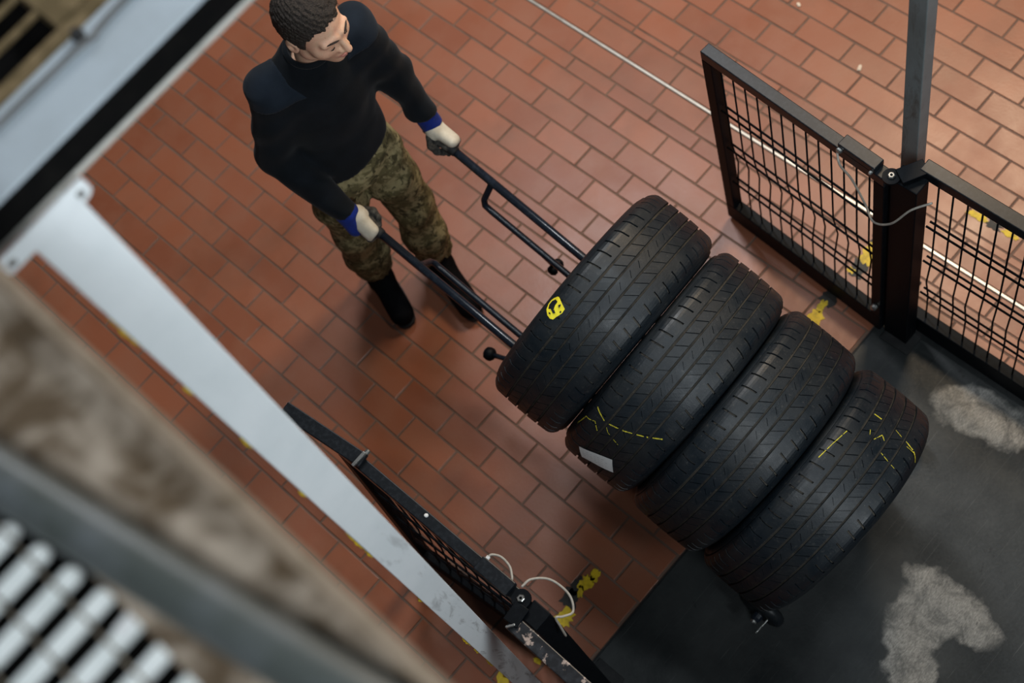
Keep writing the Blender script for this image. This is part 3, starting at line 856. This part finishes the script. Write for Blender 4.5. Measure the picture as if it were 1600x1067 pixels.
def tread_patch(poly, lift=.0010, th=.0006, sub=1):
    """thin flat polygon (theta, w) lying on the tread"""
    n = len(poly)
    cth = sum(p[0] for p in poly) / n; cw = sum(p[1] for p in poly) / n
    P = list(poly) + [(cth, cw)]
    v = [tp(a, w, rad(w) + lift + th) for a, w in P] + [tp(a, w, rad(w) + lift - .001) for a, w in P]
    f = []
    for k in range(n):
        k2 = (k + 1) % n
        f += [(k, k2, n), (n + 1 + k2, n + 1 + k, 2 * n + 1), (k, n + 1 + k, n + 1 + k2, k2)]
    return MB().add(v, f)
def tread_line(pts, wd, seed=0, gaps=True):
    """chalk line broken where it crosses the grooves"""
    r = random.Random(seed)
    mb = MB()
    samples = []
    for (a0, w0), (a1, w1) in zip(pts[:-1], pts[1:]):
        L = math.hypot((a1 - a0) * R0, w1 - w0); n = max(2, int(L / .004))
        for i in range(n): samples.append((a0 + (a1 - a0) * i / n, w0 + (w1 - w0) * i / n))
    samples.append(pts[-1])
    def on_rib(w):
        return any(a <= w <= b for a, b in ((-.125, -.0625), (-.0545, -.0245), (-.0175, .0135), (.0205, .0525), (.0595, .125)))
    for i in range(len(samples) - 1):
        (a0, w0), (a1, w1) = samples[i], samples[i + 1]
        if not (on_rib(w0) and on_rib(w1)): continue
        if r.random() < .10: continue
        d = Vector(((a1 - a0) * R0, w1 - w0)).normalized(); nn = Vector((-d.y, d.x)) * wd * r.uniform(.6, 1.1) / 2
        q = [(a0 + nn.x / R0, w0 + nn.y), (a1 + nn.x / R0, w1 + nn.y), (a1 - nn.x / R0, w1 - nn.y), (a0 - nn.x / R0, w0 - nn.y)]
        mb.add([tp(a, w, rad(w) + .0009) for a, w in q], [(0, 1, 2, 3)])
    return mb

TLAB = ['black used tyre nearest the man, with a round yellow paint mark on its shoulder',
        'black used tyre with a white paper label and yellow chalk lines, second from the man',
        'plain dusty black used tyre, third from the man',
        'black used tyre furthest from the man, with yellow chalk dashes, over the steel platform']
TYRES = []
for i in range(4):
    c = TB + TA * (TP * i)
    e = empty('car_tyre', c)
    e.matrix_world = frame(c, TE, TU, TA)
    tag(e, TLAB[i], 'tyre', 'used tyres stacked on the hand truck')
    spin = (0.0, .021, .043, .03)[i]
    flip = i in (1, 3)
    for me in RIBS + SIDE + [BASE]:
        nm = me.name.split('.')[0]
        o = new_obj(nm, me, M['groove'] if nm == 'tread_base' else M['rubber'], e)
        o.rotation_euler = (0, 0, spin + i * 1.3)
    TYRES.append(e)
# tyre 1: yellow paint stamp with a dark shape left open in it
t = TYRES[0]
ST = [(-.479, -.1185), (-.442, -.1240), (-.407, -.1245), (-.376, -.1220), (-.345, -.1160), (-.342, -.1112), (-.358, -.0969), (-.379, -.0785), (-.414, -.0772), (-.437, -.0794), (-.464, -.083), (-.495, -.0855), (-.505, -.0944), (-.501, -.105), (-.488, -.1136)]
tread_patch(ST).build('paint_mark', M['paint_yellow'], t)
for blot in ([(-.436, -.1170), (-.399, -.1180), (-.372, -.116), (-.374, -.1073), (-.405, -.1072), (-.432, -.1023), (-.445, -.0923), (-.461, -.0957), (-.450, -.1061), (-.446, -.1134)],
             [(-.388, -.0993), (-.370, -.0956), (-.386, -.0928), (-.399, -.0934)], [(-.478, -.100), (-.470, -.103), (-.476, -.108), (-.484, -.105)], [(-.420, -.0850), (-.405, -.0840), (-.412, -.0800), (-.424, -.0815)]):
    tread_patch(blot, lift=.0018).build('paint_gap', M['rubber'], t)
# tyre 2: chalk lines and paper label
t = TYRES[1]
for k, ln in enumerate(([(-1.152, -.122), (-.984, -.1153), (-.930, -.088), (-.99, -.066)], [(-.820, -.108), (-.872, -.0649), (-.82, -.010), (-.74, .045), (-.665, .0852)], [(-.872, -.0649), (-.93, -.040), (-.96, .0035)])):
    tread_line(ln, (.0026, .0042, .002)[k], 40 + k).build('chalk_line', M['chalk'], t)
lab = MB(); v = []; f = []
NU, NV = 8, 6
ca, cb_, cc, cd = (-1.302, -.0752), (-1.131, .0201), (-1.270, .0475), (-1.440, -.049)
for i in range(NU + 1):
    for j in range(NV + 1):
        u, w_ = i / NU, j / NV
        a = (ca[0] * (1 - u) + cb_[0] * u) * (1 - w_) + (cd[0] * (1 - u) + cc[0] * u) * w_
        w = (ca[1] * (1 - u) + cb_[1] * u) * (1 - w_) + (cd[1] * (1 - u) + cc[1] * u) * w_
        v.append(tp(a, w, R0 + .0018 + .0006 * math.sin(7 * u + 3 * w_)))
for i in range(NU):
    for j in range(NV):
        f.append((i * (NV + 1) + j, (i + 1) * (NV + 1) + j, (i + 1) * (NV + 1) + j + 1, i * (NV + 1) + j + 1))
lo_ = lab.add(v, f).build('paper_label', M['paper'], t, smooth=True)
sc = MB()
for row in range(4):
    for q in range(7):
        if (row, q) in ((0, 6), (3, 0), (3, 1), (3, 2), (2, 6)): continue
        u0 = .10 + q * .115; u1 = u0 + random.uniform(.04, .085); w_ = .24 + row * .17 + random.uniform(-.03, .03)
        quad = []
        for u, ww in ((u0, w_), (u1, w_ + random.uniform(-.03, .03)), (u1, w_ + .018), (u0, w_ + .022)):
            a = (ca[0] * (1 - u) + cb_[0] * u) * (1 - ww) + (cd[0] * (1 - u) + cc[0] * u) * ww
            w = (ca[1] * (1 - u) + cb_[1] * u) * (1 - ww) + (cd[1] * (1 - u) + cc[1] * u) * ww
            quad.append(tp(a, w, R0 + .0029))
        sc.add(quad, [(0, 1, 2, 3)])
sc.build('faded_writing', M['ink'], lo_)
# tyre 4: chalk dashes
t = TYRES[3]
for k, ln in enumerate(([(-.03, -.105), (.12, -.098), (.265, -.088)], [(.546, -.0554), (.552, -.015)], [(.556, .0215), (.54, .045)], [(.351, -.0160), (.43, -.003), (.40, .010)], [(.30, .0205), (.285, .045), (.27, .078)], [(.535, .062), (.515, .090), (.47, .117)], [(.50, .066), (.50, .095)], [(.41, -.04), (.35, -.03)])):
    tread_line(ln, (.0024, .0042, .0018, .0024, .0018, .0042, .0020, .0016)[k], 60 + k).build('chalk_line', M['chalk'], t)

# ------------------------------------------------------------------ hand truck
ht = empty('hand_truck', (0.95, 1.2, 0))
tag(ht, 'blue-black tubular steel hand truck tilted back under four tyres', 'hand truck')
C4 = TB + TA * (TP * 3)
HALF = .185
def fp(s, x, d):
    """point on truck: s metres along the stack axis from tyre 1's centre, x sideways, d below the axis"""
    return TB + TA * s + TE * x - TU * d
DB = .352                      # tube centre lies just outside the tyre
DBX = math.sqrt((R0 + .016) ** 2 - HALF ** 2)
for sx in (-1, 1):
    a = fp(-.835, sx * HALF, DBX); b = fp(.99, sx * HALF, DBX)
    rel(MB().tube([a, b], .0145, 16), ht).build('handle_bar', M['truck'], ht, smooth=True)
    rel(MB().tube([fp(-.862, sx * HALF, DBX), fp(-.854, sx * HALF, DBX), fp(-.735, sx * HALF, DBX), fp(-.725, sx * HALF, DBX)], [.012, .0185, .0185, .0165], 16), ht).build('grip', M['black_matt'], ht, smooth=True)
    xi = HALF - .055
    pts = [fp(-.572, sx * HALF, DBX), fp(-.567, sx * (HALF - .012), DBX + .018), fp(-.562, sx * (xi + .010), DBX + .068), fp(-.549, sx * xi, DBX + .083), fp(-.522, sx * xi, DBX + .088), fp(.1, sx * xi, DBX + .088), fp(.80, sx * xi, DBX + .088)]
    rel(MB().tube(pts, .0115, 12), ht).build('lower_rail', M['truck'], ht, smooth=True)
# prop feet near the man's end
for P, Q, dr in ((Vector((.702, 2.051, .40)), Vector((.735, 1.93, .43)), Vector((-.25, .95, .1))), (Vector((1.082, 2.085, .40)), fp(-.36, HALF - .055, DBX + .080), Vector(TE))):
    d_ = dr.normalized()
    rel(MB().tube([Q, P], .009, 10), ht).build('prop_arm', M['truck'], ht, smooth=True)
    m2 = MB().lathe([(0, -.030), (.010, -.030), (.019, -.022), (.019, -.010), (.013, -.004), (.013, .004), (.019, .010), (.019, .022), (.010, .030), (0, .030)], 16, axis_frame(P, d_)) if dr.x > .5 else MB().lathe([(0, -.020), (.014, -.020), (.023, -.010), (.024, .002), (.020, .014), (.010, .020), (0, .020)], 16, axis_frame(P, d_))
    rel(m2, ht).build('prop_foot', M['black'], ht, smooth=True)
for s in (-.13, .36, .80):
    rel(MB().tube([fp(s, -(HALF - .05), DBX + .088), fp(s, HALF - .05, DBX + .088)], .0105, 12), ht).build('cross_bar', M['truck'], ht, smooth=True)
# toe plate, axle and wheels
ax = fp(.93, 0, DBX + .115); ax.z = .095
toe0 = fp(.965, 0, DBX + .02)
m2 = MB(); XM = frame(toe0, TE, TU, TA)
m2.box((-.30, -.02, 0), (.30, .16, .006), XM)
rel(m2, ht).build('toe_plate', M['truck'], ht, bevel=.002)
aL = Vector((0.597, 0.861, .095)); aR = Vector((1.475, .897, .095))
rel(MB().tube([aL, aR], .012, 12), ht).build('axle', M['truck'], ht, smooth=True)
for p, s in ((aL, 1), (aR, -1)):
    d_ = (aR - aL).normalized() * s
    rel(MB().lathe([(.015, -.004), (.060, -.004), (.074, .004), (.078, .018), (.074, .032), (.060, .040), (.015, .040)], 32, axis_frame(p + d_ * .03, d_), closed=True), ht).build('wheel', M['rubber'], ht, smooth=True)
    rel(MB().lathe([(0, -.012), (.014, -.012), (.018, 0), (.018, .05), (0, .05)], 16, axis_frame(p + d_ * .012, d_)), ht).build('hub', M['truck'], ht, smooth=False)
    rel(MB().lathe([(0.005, 0), (.011, 0), (.011, .006), (.005, .006)], 12, axis_frame(p - d_ * .006, d_)), ht).build('axle_nut', M['steel'], ht)
    rel(MB().beam(p + d_ * .10, fp(.90, -s * HALF, DBX), .03, .012), ht).build('axle_bracket', M['truck'], ht, bevel=.002)
rel(MB().beam(Vector((0.569, 0.831, .100)), Vector((0.721, 0.824, .100)), .004, .012), ht).build('side_plate', M['steel'], ht, bevel=.001)

# ------------------------------------------------------------------ implicit surfaces for the person
def nets(sdf, lo, hi, h):
    lo = np.array(lo, float); hi = np.array(hi, float)
    n = np.ceil((hi - lo) / h).astype(int) + 1
    ax_ = [lo[k] + h * np.arange(n[k]) for k in range(3)]
    G = np.stack(np.meshgrid(*ax_, indexing='ij'), -1).reshape(-1, 3)
    val = np.concatenate([sdf(G[k:k + 400000]) for k in range(0, len(G), 400000)]).reshape(n)
    ins = val < 0
    cshape = tuple(n - 1)
    acc = np.zeros(cshape + (3,)); cnt = np.zeros(cshape)
    corners = [(i, j, k) for i in (0, 1) for j in (0, 1) for k in (0, 1)]
    def cv(a, c): return a[c[0]:c[0] + cshape[0], c[1]:c[1] + cshape[1], c[2]:c[2] + cshape[2]]
    for c in corners:
        for d in range(3):
            if c[d]: continue
            c2 = list(c); c2[d] = 1
            va, vb = cv(val, c), cv(val, c2)
            m = (va < 0) != (vb < 0)
            t = np.where(m, va / np.where(np.abs(va - vb) < 1e-12, 1, va - vb), 0)
            p = np.array(c, float)[None, None, None, :] + t[..., None] * np.eye(3)[d]
            acc += p * m[..., None]; cnt += m
    act = cnt > 0
    idx = -np.ones(cshape, int); idx[act] = np.arange(act.sum())
    cells = np.argwhere(act)
    V = lo + h * (cells + acc[act] / cnt[act][:, None])
    F = []
    for d in range(3):
        a = [slice(None)] * 3; b = [slice(None)] * 3
        a[d] = slice(0, -1); b[d] = slice(1, None)
        ch = ins[tuple(a)] != ins[tuple(b)]
        e1, e2 = [(1, 2), (2, 0), (0, 1)][d]
        P = np.argwhere(ch)
        ok = (P[:, e1] > 0) & (P[:, e2] > 0) & (P[:, e1] < cshape[e1]) & (P[:, e2] < cshape[e2])
        P = P[ok]
        s = ins[tuple(P.T)]
        def g(o1, o2):
            Q = P.copy(); Q[:, e1] -= o1; Q[:, e2] -= o2
            return idx[tuple(Q.T)]
        q = np.stack([g(0, 0), g(1, 0), g(1, 1), g(0, 1)], 1)
        q[~s] = q[~s][:, ::-1]
        F.append(q)
    F = np.concatenate(F)
    F = F[(F >= 0).all(1)]
    return V, F

def sdf_obj(name, sdf, lo, hi, h, mat, parent, base):
    V, F = nets(sdf, lo, hi, h)
    me = bpy.data.meshes.new(name)
    me.from_pydata((V - np.array(base)).tolist(), [], F.tolist())
    me.polygons.foreach_set('use_smooth', [True] * len(me.polygons))
    me.update()
    return new_obj(name, me, mat, parent)

def cone(P, a, b, ra, rb):
    a = np.array(a, float); b = np.array(b, float)
    ba = b - a; t = np.clip(((P - a) @ ba) / (ba @ ba), 0, 1)
    return np.linalg.norm(P - a - t[:, None] * ba, axis=1) - (ra + (rb - ra) * t)
def ball(P, c, r): return np.linalg.norm(P - np.array(c, float), axis=1) - r
def ell(P, c, r):
    r = np.array(r, float); q = (P - np.array(c, float)) / r
    k = np.linalg.norm(q, axis=1); k2 = np.linalg.norm(q / r, axis=1)
    return k * (k - 1) / np.maximum(k2, 1e-9)
def smin(a, b, k):
    h = np.clip(.5 + .5 * (b - a) / k, 0, 1)
    return b * (1 - h) + a * h - k * h * (1 - h)
def smax(a, b, k): return -smin(-a, -b, k)
def loft(P, secs, yaw):
    """stack of ellipses: (z, cx, cy, rx, ry)"""
    S = np.array(secs, float); z = np.clip(P[:, 2], S[0, 0], S[-1, 0])
    cx = np.interp(z, S[:, 0], S[:, 1]); cy = np.interp(z, S[:, 0], S[:, 2]); rx = np.interp(z, S[:, 0], S[:, 3]); ry = np.interp(z, S[:, 0], S[:, 4])
    dx = P[:, 0] - cx; dy = P[:, 1] - cy
    c, s = math.cos(yaw), math.sin(yaw)
    u = dx * c + dy * s; v = -dx * s + dy * c
    k = np.sqrt((u / rx) ** 2 + (v / ry) ** 2) + 1e-9
    d = (k - 1) * np.minimum(rx, ry) * 1.0
    dz = np.maximum(S[0, 0] - P[:, 2], P[:, 2] - S[-1, 0])
    return np.where(dz > 0, np.sqrt(np.maximum(d, 0) ** 2 + dz ** 2), np.maximum(d, dz))

BY = math.radians(-16)          # body yaw: line of the shoulders
MAN = np.array([0.83, 2.66, 0.0])
J = dict(Rsh=(.764, 2.712, 1.365), Lsh=(1.062, 2.632, 1.385), Rel=(.662, 2.735, 1.095), Lel=(1.098, 2.600, 1.125), Rwr=(.700, 2.535, .885), Lwr=(1.108, 2.545, .890),
         Rhip=(.775, 2.725, .86), Lhip=(.935, 2.680, .86), Rkn=(.742, 2.745, .47), Lkn=(.945, 2.640, .47), Ran=(.735, 2.775, .09), Lan=(.915, 2.625, .09),
         Rtoe=(.675, 2.605, .045), Ltoe=(.855, 2.412, .045), neck=(.885, 2.655, 1.43))
man = empty('person', MAN)
tag(man, 'person in black sweater and camouflage trousers gripping the hand truck handles', 'person')

TORSO = [(.84, .862, 2.700, .158, .118), (.95, .868, 2.695, .155, .115), (1.08, .880, 2.688, .150, .112), (1.20, .893, 2.680, .160, .120), (1.31, .902, 2.676, .164, .116), (1.380, .906, 2.674, .146, .098), (1.428, .908, 2.672, .100, .078), (1.46, .910, 2.668, .070, .066)]
def folds(P, amp, s=1.0):
    x, y, z = P.T
    return amp * (np.sin(38 * s * z + 9 * x + 4 * np.sin(11 * x + 7 * y)) * .5 + np.sin(55 * s * z - 21 * x + 17 * y + 3 * np.sin(9 * z)) * .35 + np.sin(23 * x + 31 * y + 15 * z) * .4)
def sweater_sdf(P):
    d = loft(P, TORSO, BY)
    for S_ in 'RL':
        sh, el, wr = J[S_ + 'sh'], J[S_ + 'el'], J[S_ + 'wr']
        a = smin(cone(P, sh, el, .072, .056), cone(P, el, wr, .056, .044), .02)
        a = a + folds(P, .0060, 1.2)
        d = smin(d, a, .045)
    d = smax(d, -(P[:, 2] - (.918 + .03 * np.sin((P[:, 0] - .87) * 9))), .008)
    # neck opening
    d = smax(d, -cone(P, (.914, 2.656, 1.425), (.925, 2.631, 1.56), .058, .062), .008)
    return d + folds(P, .0022)
def wrist_cut(P, S_):
    wr = np.array(J[S_ + 'wr']); el = np.array(J[S_ + 'el']); dd = (wr - el) / np.linalg.norm(wr - el)
    return (P - wr) @ dd - .004
def sweater_full(P):
    d = sweater_sdf(P)
    for S_ in 'RL':
        near = np.linalg.norm(P - np.array(J[S_ + 'wr']), axis=1) < .12
        d = np.where(near, smax(d, wrist_cut(P, S_), .006), d)
    return d
def limb(P, pts, rs, k=.02):
    d = None
    for a, b, r0, r1 in zip(pts[:-1], pts[1:], rs[:-1], rs[1:]):
        c = cone(P, a, b, r0, r1); d = c if d is None else smin(d, c, k)
    return d

# ---- head
HC = np.array([.940, 2.590, 1.583]); HS = 1.05; HYAW = math.radians(10); HPIT = math.radians(-14)
Fh = np.array([math.sin(HYAW) * math.cos(HPIT), -math.cos(HYAW) * math.cos(HPIT), math.sin(HPIT)])
Lh = np.array([math.cos(HYAW), math.sin(HYAW), 0.0])
tilt = math.radians(4)
Uh = np.cross(Lh, Fh); Uh = Uh if Uh[2] > 0 else -Uh
HM = np.stack([Lh, Fh, Uh], 0)            # world -> head (left, forward, up)
def tohead(P): return (P - HC) @ HM.T / HS
def cranium(q, g=0.0): return ell(q, (0, -.012, .032), (.077 + g, .097 + g, .086 + g))
def head_sdf(P):
    q = tohead(P); qa = q.copy(); qa[:, 0] = np.abs(q[:, 0])
    d = cranium(q)
    d = smin(d, ell(q, (0, .028, -.035), (.060, .066, .078)), .03)
    d = smin(d, ball(q, (0, .066, -.096), .023), .028)
    d = smin(d, ball(qa, (.047, .010, -.062), .022), .03)
    d = smin(d, ball(qa, (.040, .056, -.018), .028), .02)
    d = smin(d, cone(qa, (.010, .086, .026), (.046, .074, .024), .0125, .010), .014)
    d = smax(d, -ball(qa, (.031, .104, .004), .0165), .012)
    d = smin(d, ball(qa, (.031, .0735, .003), .0145), .004)
    nose = smin(cone(q, (0, .090, .014), (0, .113, -.024), .0075, .0115), ball(qa, (.0115, .0985, -.029), .0095), .008)
    d = smin(d, nose, .010)
    d = smin(d, cone(qa, (0, .092, -.058), (.018, .084, -.060), .0075, .004), .008)
    d = smin(d, cone(qa, (0, .090, -.070), (.016, .083, -.069), .0080, .004), .008)
    ear = ell(qa, (.080, -.012, -.004), (.010, .021, .033))
    ear = smax(ear, -ball(qa, (.094, -.007, -.002), .013), .006)
    d = smin(d, ear, .006)
    return d
def neck_sdf(P): return cone(P, (.918, 2.656, 1.40), HC + (-.022) * Fh + (-.055) * Uh, .056, .056)
def headneck(P): return smin(head_sdf(P), neck_sdf(P), .03)
def low_body(P):
    T2 = [(z, x, y, rx - .034, ry - .034) for z, x, y, rx, ry in TORSO[:-1]]
    d = loft(P, T2, BY)
    for S_ in 'RL':
        d = smin(d, limb(P, [J[S_ + 'sh'], J[S_ + 'el'], J[S_ + 'wr']], [.048, .038, .028]), .03)
        d = smin(d, limb(P, [J[S_ + 'hip'], J[S_ + 'kn'], J[S_ + 'an']], [.066, .046, .032]), .03)
    return smin(d, neck_sdf(P), .02)
def low_cut(P): return np.maximum(low_body(P), P[:, 2] - 1.435)
V1, F1 = nets(lambda P: np.maximum(headneck(P), 1.405 - P[:, 2]), HC - .17, HC + .17, .0034)
V2, F2 = nets(low_cut, (.55, 2.35, .02), (1.22, 2.90, 1.45), .014)
me = bpy.data.meshes.new('body')
me.from_pydata(np.concatenate([V1 - MAN, V2 - MAN]).tolist(), [], np.concatenate([F1, F2 + len(V1)]).tolist())
me.polygons.foreach_set('use_smooth', [True] * len(me.polygons))
new_obj('body', me, M['skin'], man)

def hair_sdf(P):
    q = tohead(P)
    x, y, z = q.T; ax_ = np.abs(x)
    d = cranium(q, .0075)
    # hairline height as a function of depth along the head
    line = np.interp(y, [-.12, -.06, -.03, -.012, .006, .022, .034, .055, .075, .10], [-.055, -.050, -.038, -.020, -.022, -.018, .045, .070, .080, .084])
    line = line + .004 * np.sin(ax_ * 160) * (y > .04)
    d = smax(d, line - z, .003)
    rough = .0018 * np.sin(x * 410 + 3 * np.sin(y * 160)) * np.sin(y * 380) + .0014 * np.sin(z * 520 + x * 240 + y * 130)
    return d + rough
sdf_obj('hair', hair_sdf, HC - .15, HC + .15, .0032, M['hair'], man, MAN)
def hp(l, f, u): return HC + (l * Lh + f * Fh + u * Uh) * HS
for s in (-1, 1):
    MB().tube([Vector(hp(s * l, f, u) - MAN) for l, f, u in ((.012, .0975, .0255), (.022, .0965, .0305), (.036, .0895, .0325), (.048, .080, .0285))], [.0016, .0030, .0028, .0012], 8).build('eyebrow', M['brow'], man, smooth=True)
    MB().tube([Vector(hp(s * l, f, u) - MAN) for l, f, u in ((.0195, .0835, -.0035), (.026, .0882, -.0055), (.033, .0880, -.0060), (.0425, .0815, -.0040))], [.0008, .0016, .0017, .0008], 8).build('eyelash', M['brow'], man, smooth=True)
ml = [(-.021, .0870, -.0645), (-.011, .0965, -.0625), (-.004, .0995, -.0610), (.004, .0995, -.0610), (.011, .0965, -.0625), (.021, .0870, -.0645)]
MB().tube([Vector(hp(*p) - MAN) for p in ml], [.0012, .0034, .0040, .0040, .0034, .0012], 8).build('lip', M['lips'], man, smooth=True)
ml = [(-.018, .0875, -.0668), (-.009, .0955, -.0700), (0, .0975, -.0712), (.009, .0955, -.0700), (.018, .0875, -.0668)]
MB().tube([Vector(hp(*p) - MAN) for p in ml], [.0012, .0040, .0048, .0040, .0012], 8).build('lip', M['lips'], man, smooth=True)

# ---- clothing
sdf_obj('sweater', sweater_full, (.50, 2.36, .82), (1.24, 2.88, 1.53), .0075, M['sweater'], man, MAN)
def collar(P):
    c = np.array((.915, 2.652, 1.457)); n_ = np.array((.05, -.22, .97)); n_ /= np.linalg.norm(n_)
    q = P - c; h_ = q @ n_; r_ = np.linalg.norm(q - h_[:, None] * n_, axis=1)
    return np.sqrt((r_ - .066) ** 2 + (h_ * .75) ** 2) - .0085
sdf_obj('collar', collar, (.80, 2.53, 1.40), (1.03, 2.78, 1.51), .0045, M['sweater'], man, MAN)
for S_ in 'RL':
    sh = np.array(J[S_ + 'sh']); s = -1 if S_ == 'R' else 1
    lv = np.array([math.cos(BY), math.sin(BY), 0]) * s
    def patch_sdf(P, sh=sh, lv=lv):
        d = sweater_full(P) - .0028
        u = (P - sh) @ lv
        d = smax(d, -(u + .055 + .5 * np.maximum(0, 1.405 - P[:, 2])), .004)
        d = smax(d, (sh[2] - .012) - P[:, 2], .004)
        return d
    sdf_obj('shoulder_patch', patch_sdf, sh - .17, sh + .17, .0055, M['patch'], man, MAN)
# belt line and trousers
def trousers(P):
    d = loft(P, [(.80, .852, 2.705, .150, .112), (.88, .858, 2.703, .152, .114), (.965, .862, 2.698, .146, .108)], BY)
    for S_ in 'RL':
        hip, kn, an = (np.array(J[S_ + k]) for k in ('hip', 'kn', 'an'))
        lo_ = an + (kn - an) * .16
        mid = kn + (lo_ - kn) * .55
        leg = limb(P, [hip, hip + (kn - hip) * .5, kn, mid, lo_], [.094, .088, .076, .078, .070], .03)
        d = smin(d, leg, .02)
    d = d + folds(P, .006, .8) + .003 * np.sin(90 * P[:, 2] + 8 * np.sin(30 * P[:, 0])) * np.clip((.35 - P[:, 2]) / .15, 0, 1)
    return smax(d, .135 - P[:, 2], .012)
sdf_obj('trousers', trousers, (.58, 2.45, .10), (1.14, 2.90, 1.0), .0075, M['camo'], man, MAN)
for S_ in 'RL':
    an = np.array(J[S_ + 'an']); toe = np.array(J[S_ + 'toe']); kn = np.array(J[S_ + 'kn'])
    dd = toe - an; dd[2] = 0; dd /= np.linalg.norm(dd)
    def boot(P, an=an, toe=toe, dd=dd, kn=kn):
        heel = an - dd * .045; heel[2] = .048
        d = cone(P, heel, toe, .046, .043)
        d = smin(d, cone(P, an + dd * .02 + np.array([0, 0, .02]), an + (kn - an) * .42, .052, .058), .04)
        d = smin(d, cone(P, an + dd * .05 + np.array([0, 0, .01]), toe + np.array([0, 0, .006]), .045, .040), .02)
        return smax(d, .006 - P[:, 2], .006)
    bo = sdf_obj('boot', boot, an + (-.24, -.32, -.11), an + (.24, .24, .22), .006, M['boot'], man, MAN)
    side = np.array([-dd[1], dd[0], 0])
    sole = MB()
    pts = []
    for k in range(20):
        a = 2 * math.pi * k / 20
        L_ = (np.linalg.norm((toe - an)[:2]) + .13) / 2
        ctr = (an + toe) / 2 - dd * .02
        p = ctr + dd * (L_ + .002) * math.copysign(abs(math.cos(a)) ** .8, math.cos(a)) + side * .047 * math.copysign(abs(math.sin(a)) ** .7, math.sin(a)) * (1 + .08 * math.cos(a))
        pts.append(p)
    sole.add([(p[0] - MAN[0], p[1] - MAN[1], .0005) for p in pts] + [(p[0] - MAN[0], p[1] - MAN[1], .018) for p in pts], [tuple(range(20)), tuple(range(39, 19, -1))] + [(k, (k + 1) % 20, 20 + (k + 1) % 20, 20 + k) for k in range(20)])
    sole.build('sole', M['black_matt'], bo)

# ---- gloved hands closed on the handle bars
for S_, sx in (('R', -1), ('L', 1)):
    G0 = np.array(fp(-.785, sx * HALF, DBX))
    u = np.array(TA); o_ = np.array(TE) * sx; n_ = np.array(TU)
    wr = np.array(J[S_ + 'wr'])
    def hpos(a, b, c, G0=G0, u=u, o_=o_, n_=n_): return G0 + u * a + o_ * b + n_ * c
    def back(P):
        d = cone(P, hpos(-.040, .004, .030), hpos(.030, .012, .026), .021, .020)
        d = smin(d, cone(P, hpos(-.035, .026, .020), hpos(.028, .030, .012), .018, .016), .02)
        d = smin(d, cone(P, hpos(-.045, .005, .030), wr, .025, .031), .025)
        for k in range(4):
            a = .036 - .0235 * k
            d = smin(d, cone(P, hpos(a, .022, .024), hpos(a, .036, -.004), .0115, .0105), .006)
        # root of the thumb
        d = smin(d, cone(P, hpos(-.042, -.006, .024), hpos(-.028, -.016, .018), .017, .013), .012)
        return d
    def fingers(P):
        d = None
        for k in range(4):
            a = .036 - .0235 * k; L_ = (1.0, 1.06, 1.0, .85)[k]
            c = limb(P, [hpos(a, .037, -.004), hpos(a, .027, -.026), hpos(a + .002, .006 - .006 * (L_ - 1), -.034), hpos(a + .004, -.013 * L_, -.026)], [.0110, .0108, .0102, .0090], .006)
            d = c if d is None else np.minimum(d, c)
        th = limb(P, [hpos(-.036, -.020, .018), hpos(-.014, -.038, .008), hpos(.008, -.036, -.010), hpos(.026, -.022, -.024)], [.0150, .0145, .0125, .0100], .006)
        d = np.minimum(d, th)
        # coated palm against the bar
        pm = cone(P, hpos(-.034, -.016, .004), hpos(.030, -.010, .008), .012, .010)
        return np.minimum(d, pm)
    lo_ = np.minimum(G0 - .09, wr - .06); hi_ = np.maximum(G0 + .09, wr + .06)
    gl = sdf_obj('glove', back, lo_, hi_, .0038, M['glove_white'], man, MAN)
    sdf_obj('coated_fingers', fingers, G0 - .085, G0 + .085, .0036, M['glove_black'], gl, MAN)
    el = np.array(J[S_ + 'el']); ad = (wr - el) / np.linalg.norm(wr - el)
    def cuff(P):
        q = P - wr; h_ = q @ ad
        r_ = np.linalg.norm(q - h_[:, None] * ad, axis=1)
        out = r_ - (.0375 + .10 * np.clip(-(h_ - .012), 0, .1) * 0)
        d = np.maximum(out, np.abs(h_ + .010) - .030)
        if S_ == 'R':      # long loose gauntlet hanging on the outer side
            fl = cone(P, wr + ad * .002 + o_ * .004, wr + ad * .050 + o_ * .020 - n_ * .020, .037, .028)
            d = smin(d, fl, .01)
        return d
    sdf_obj('glove_cuff', cuff, wr - .10, wr + .10, .004, M['glove_blue'], gl, MAN)
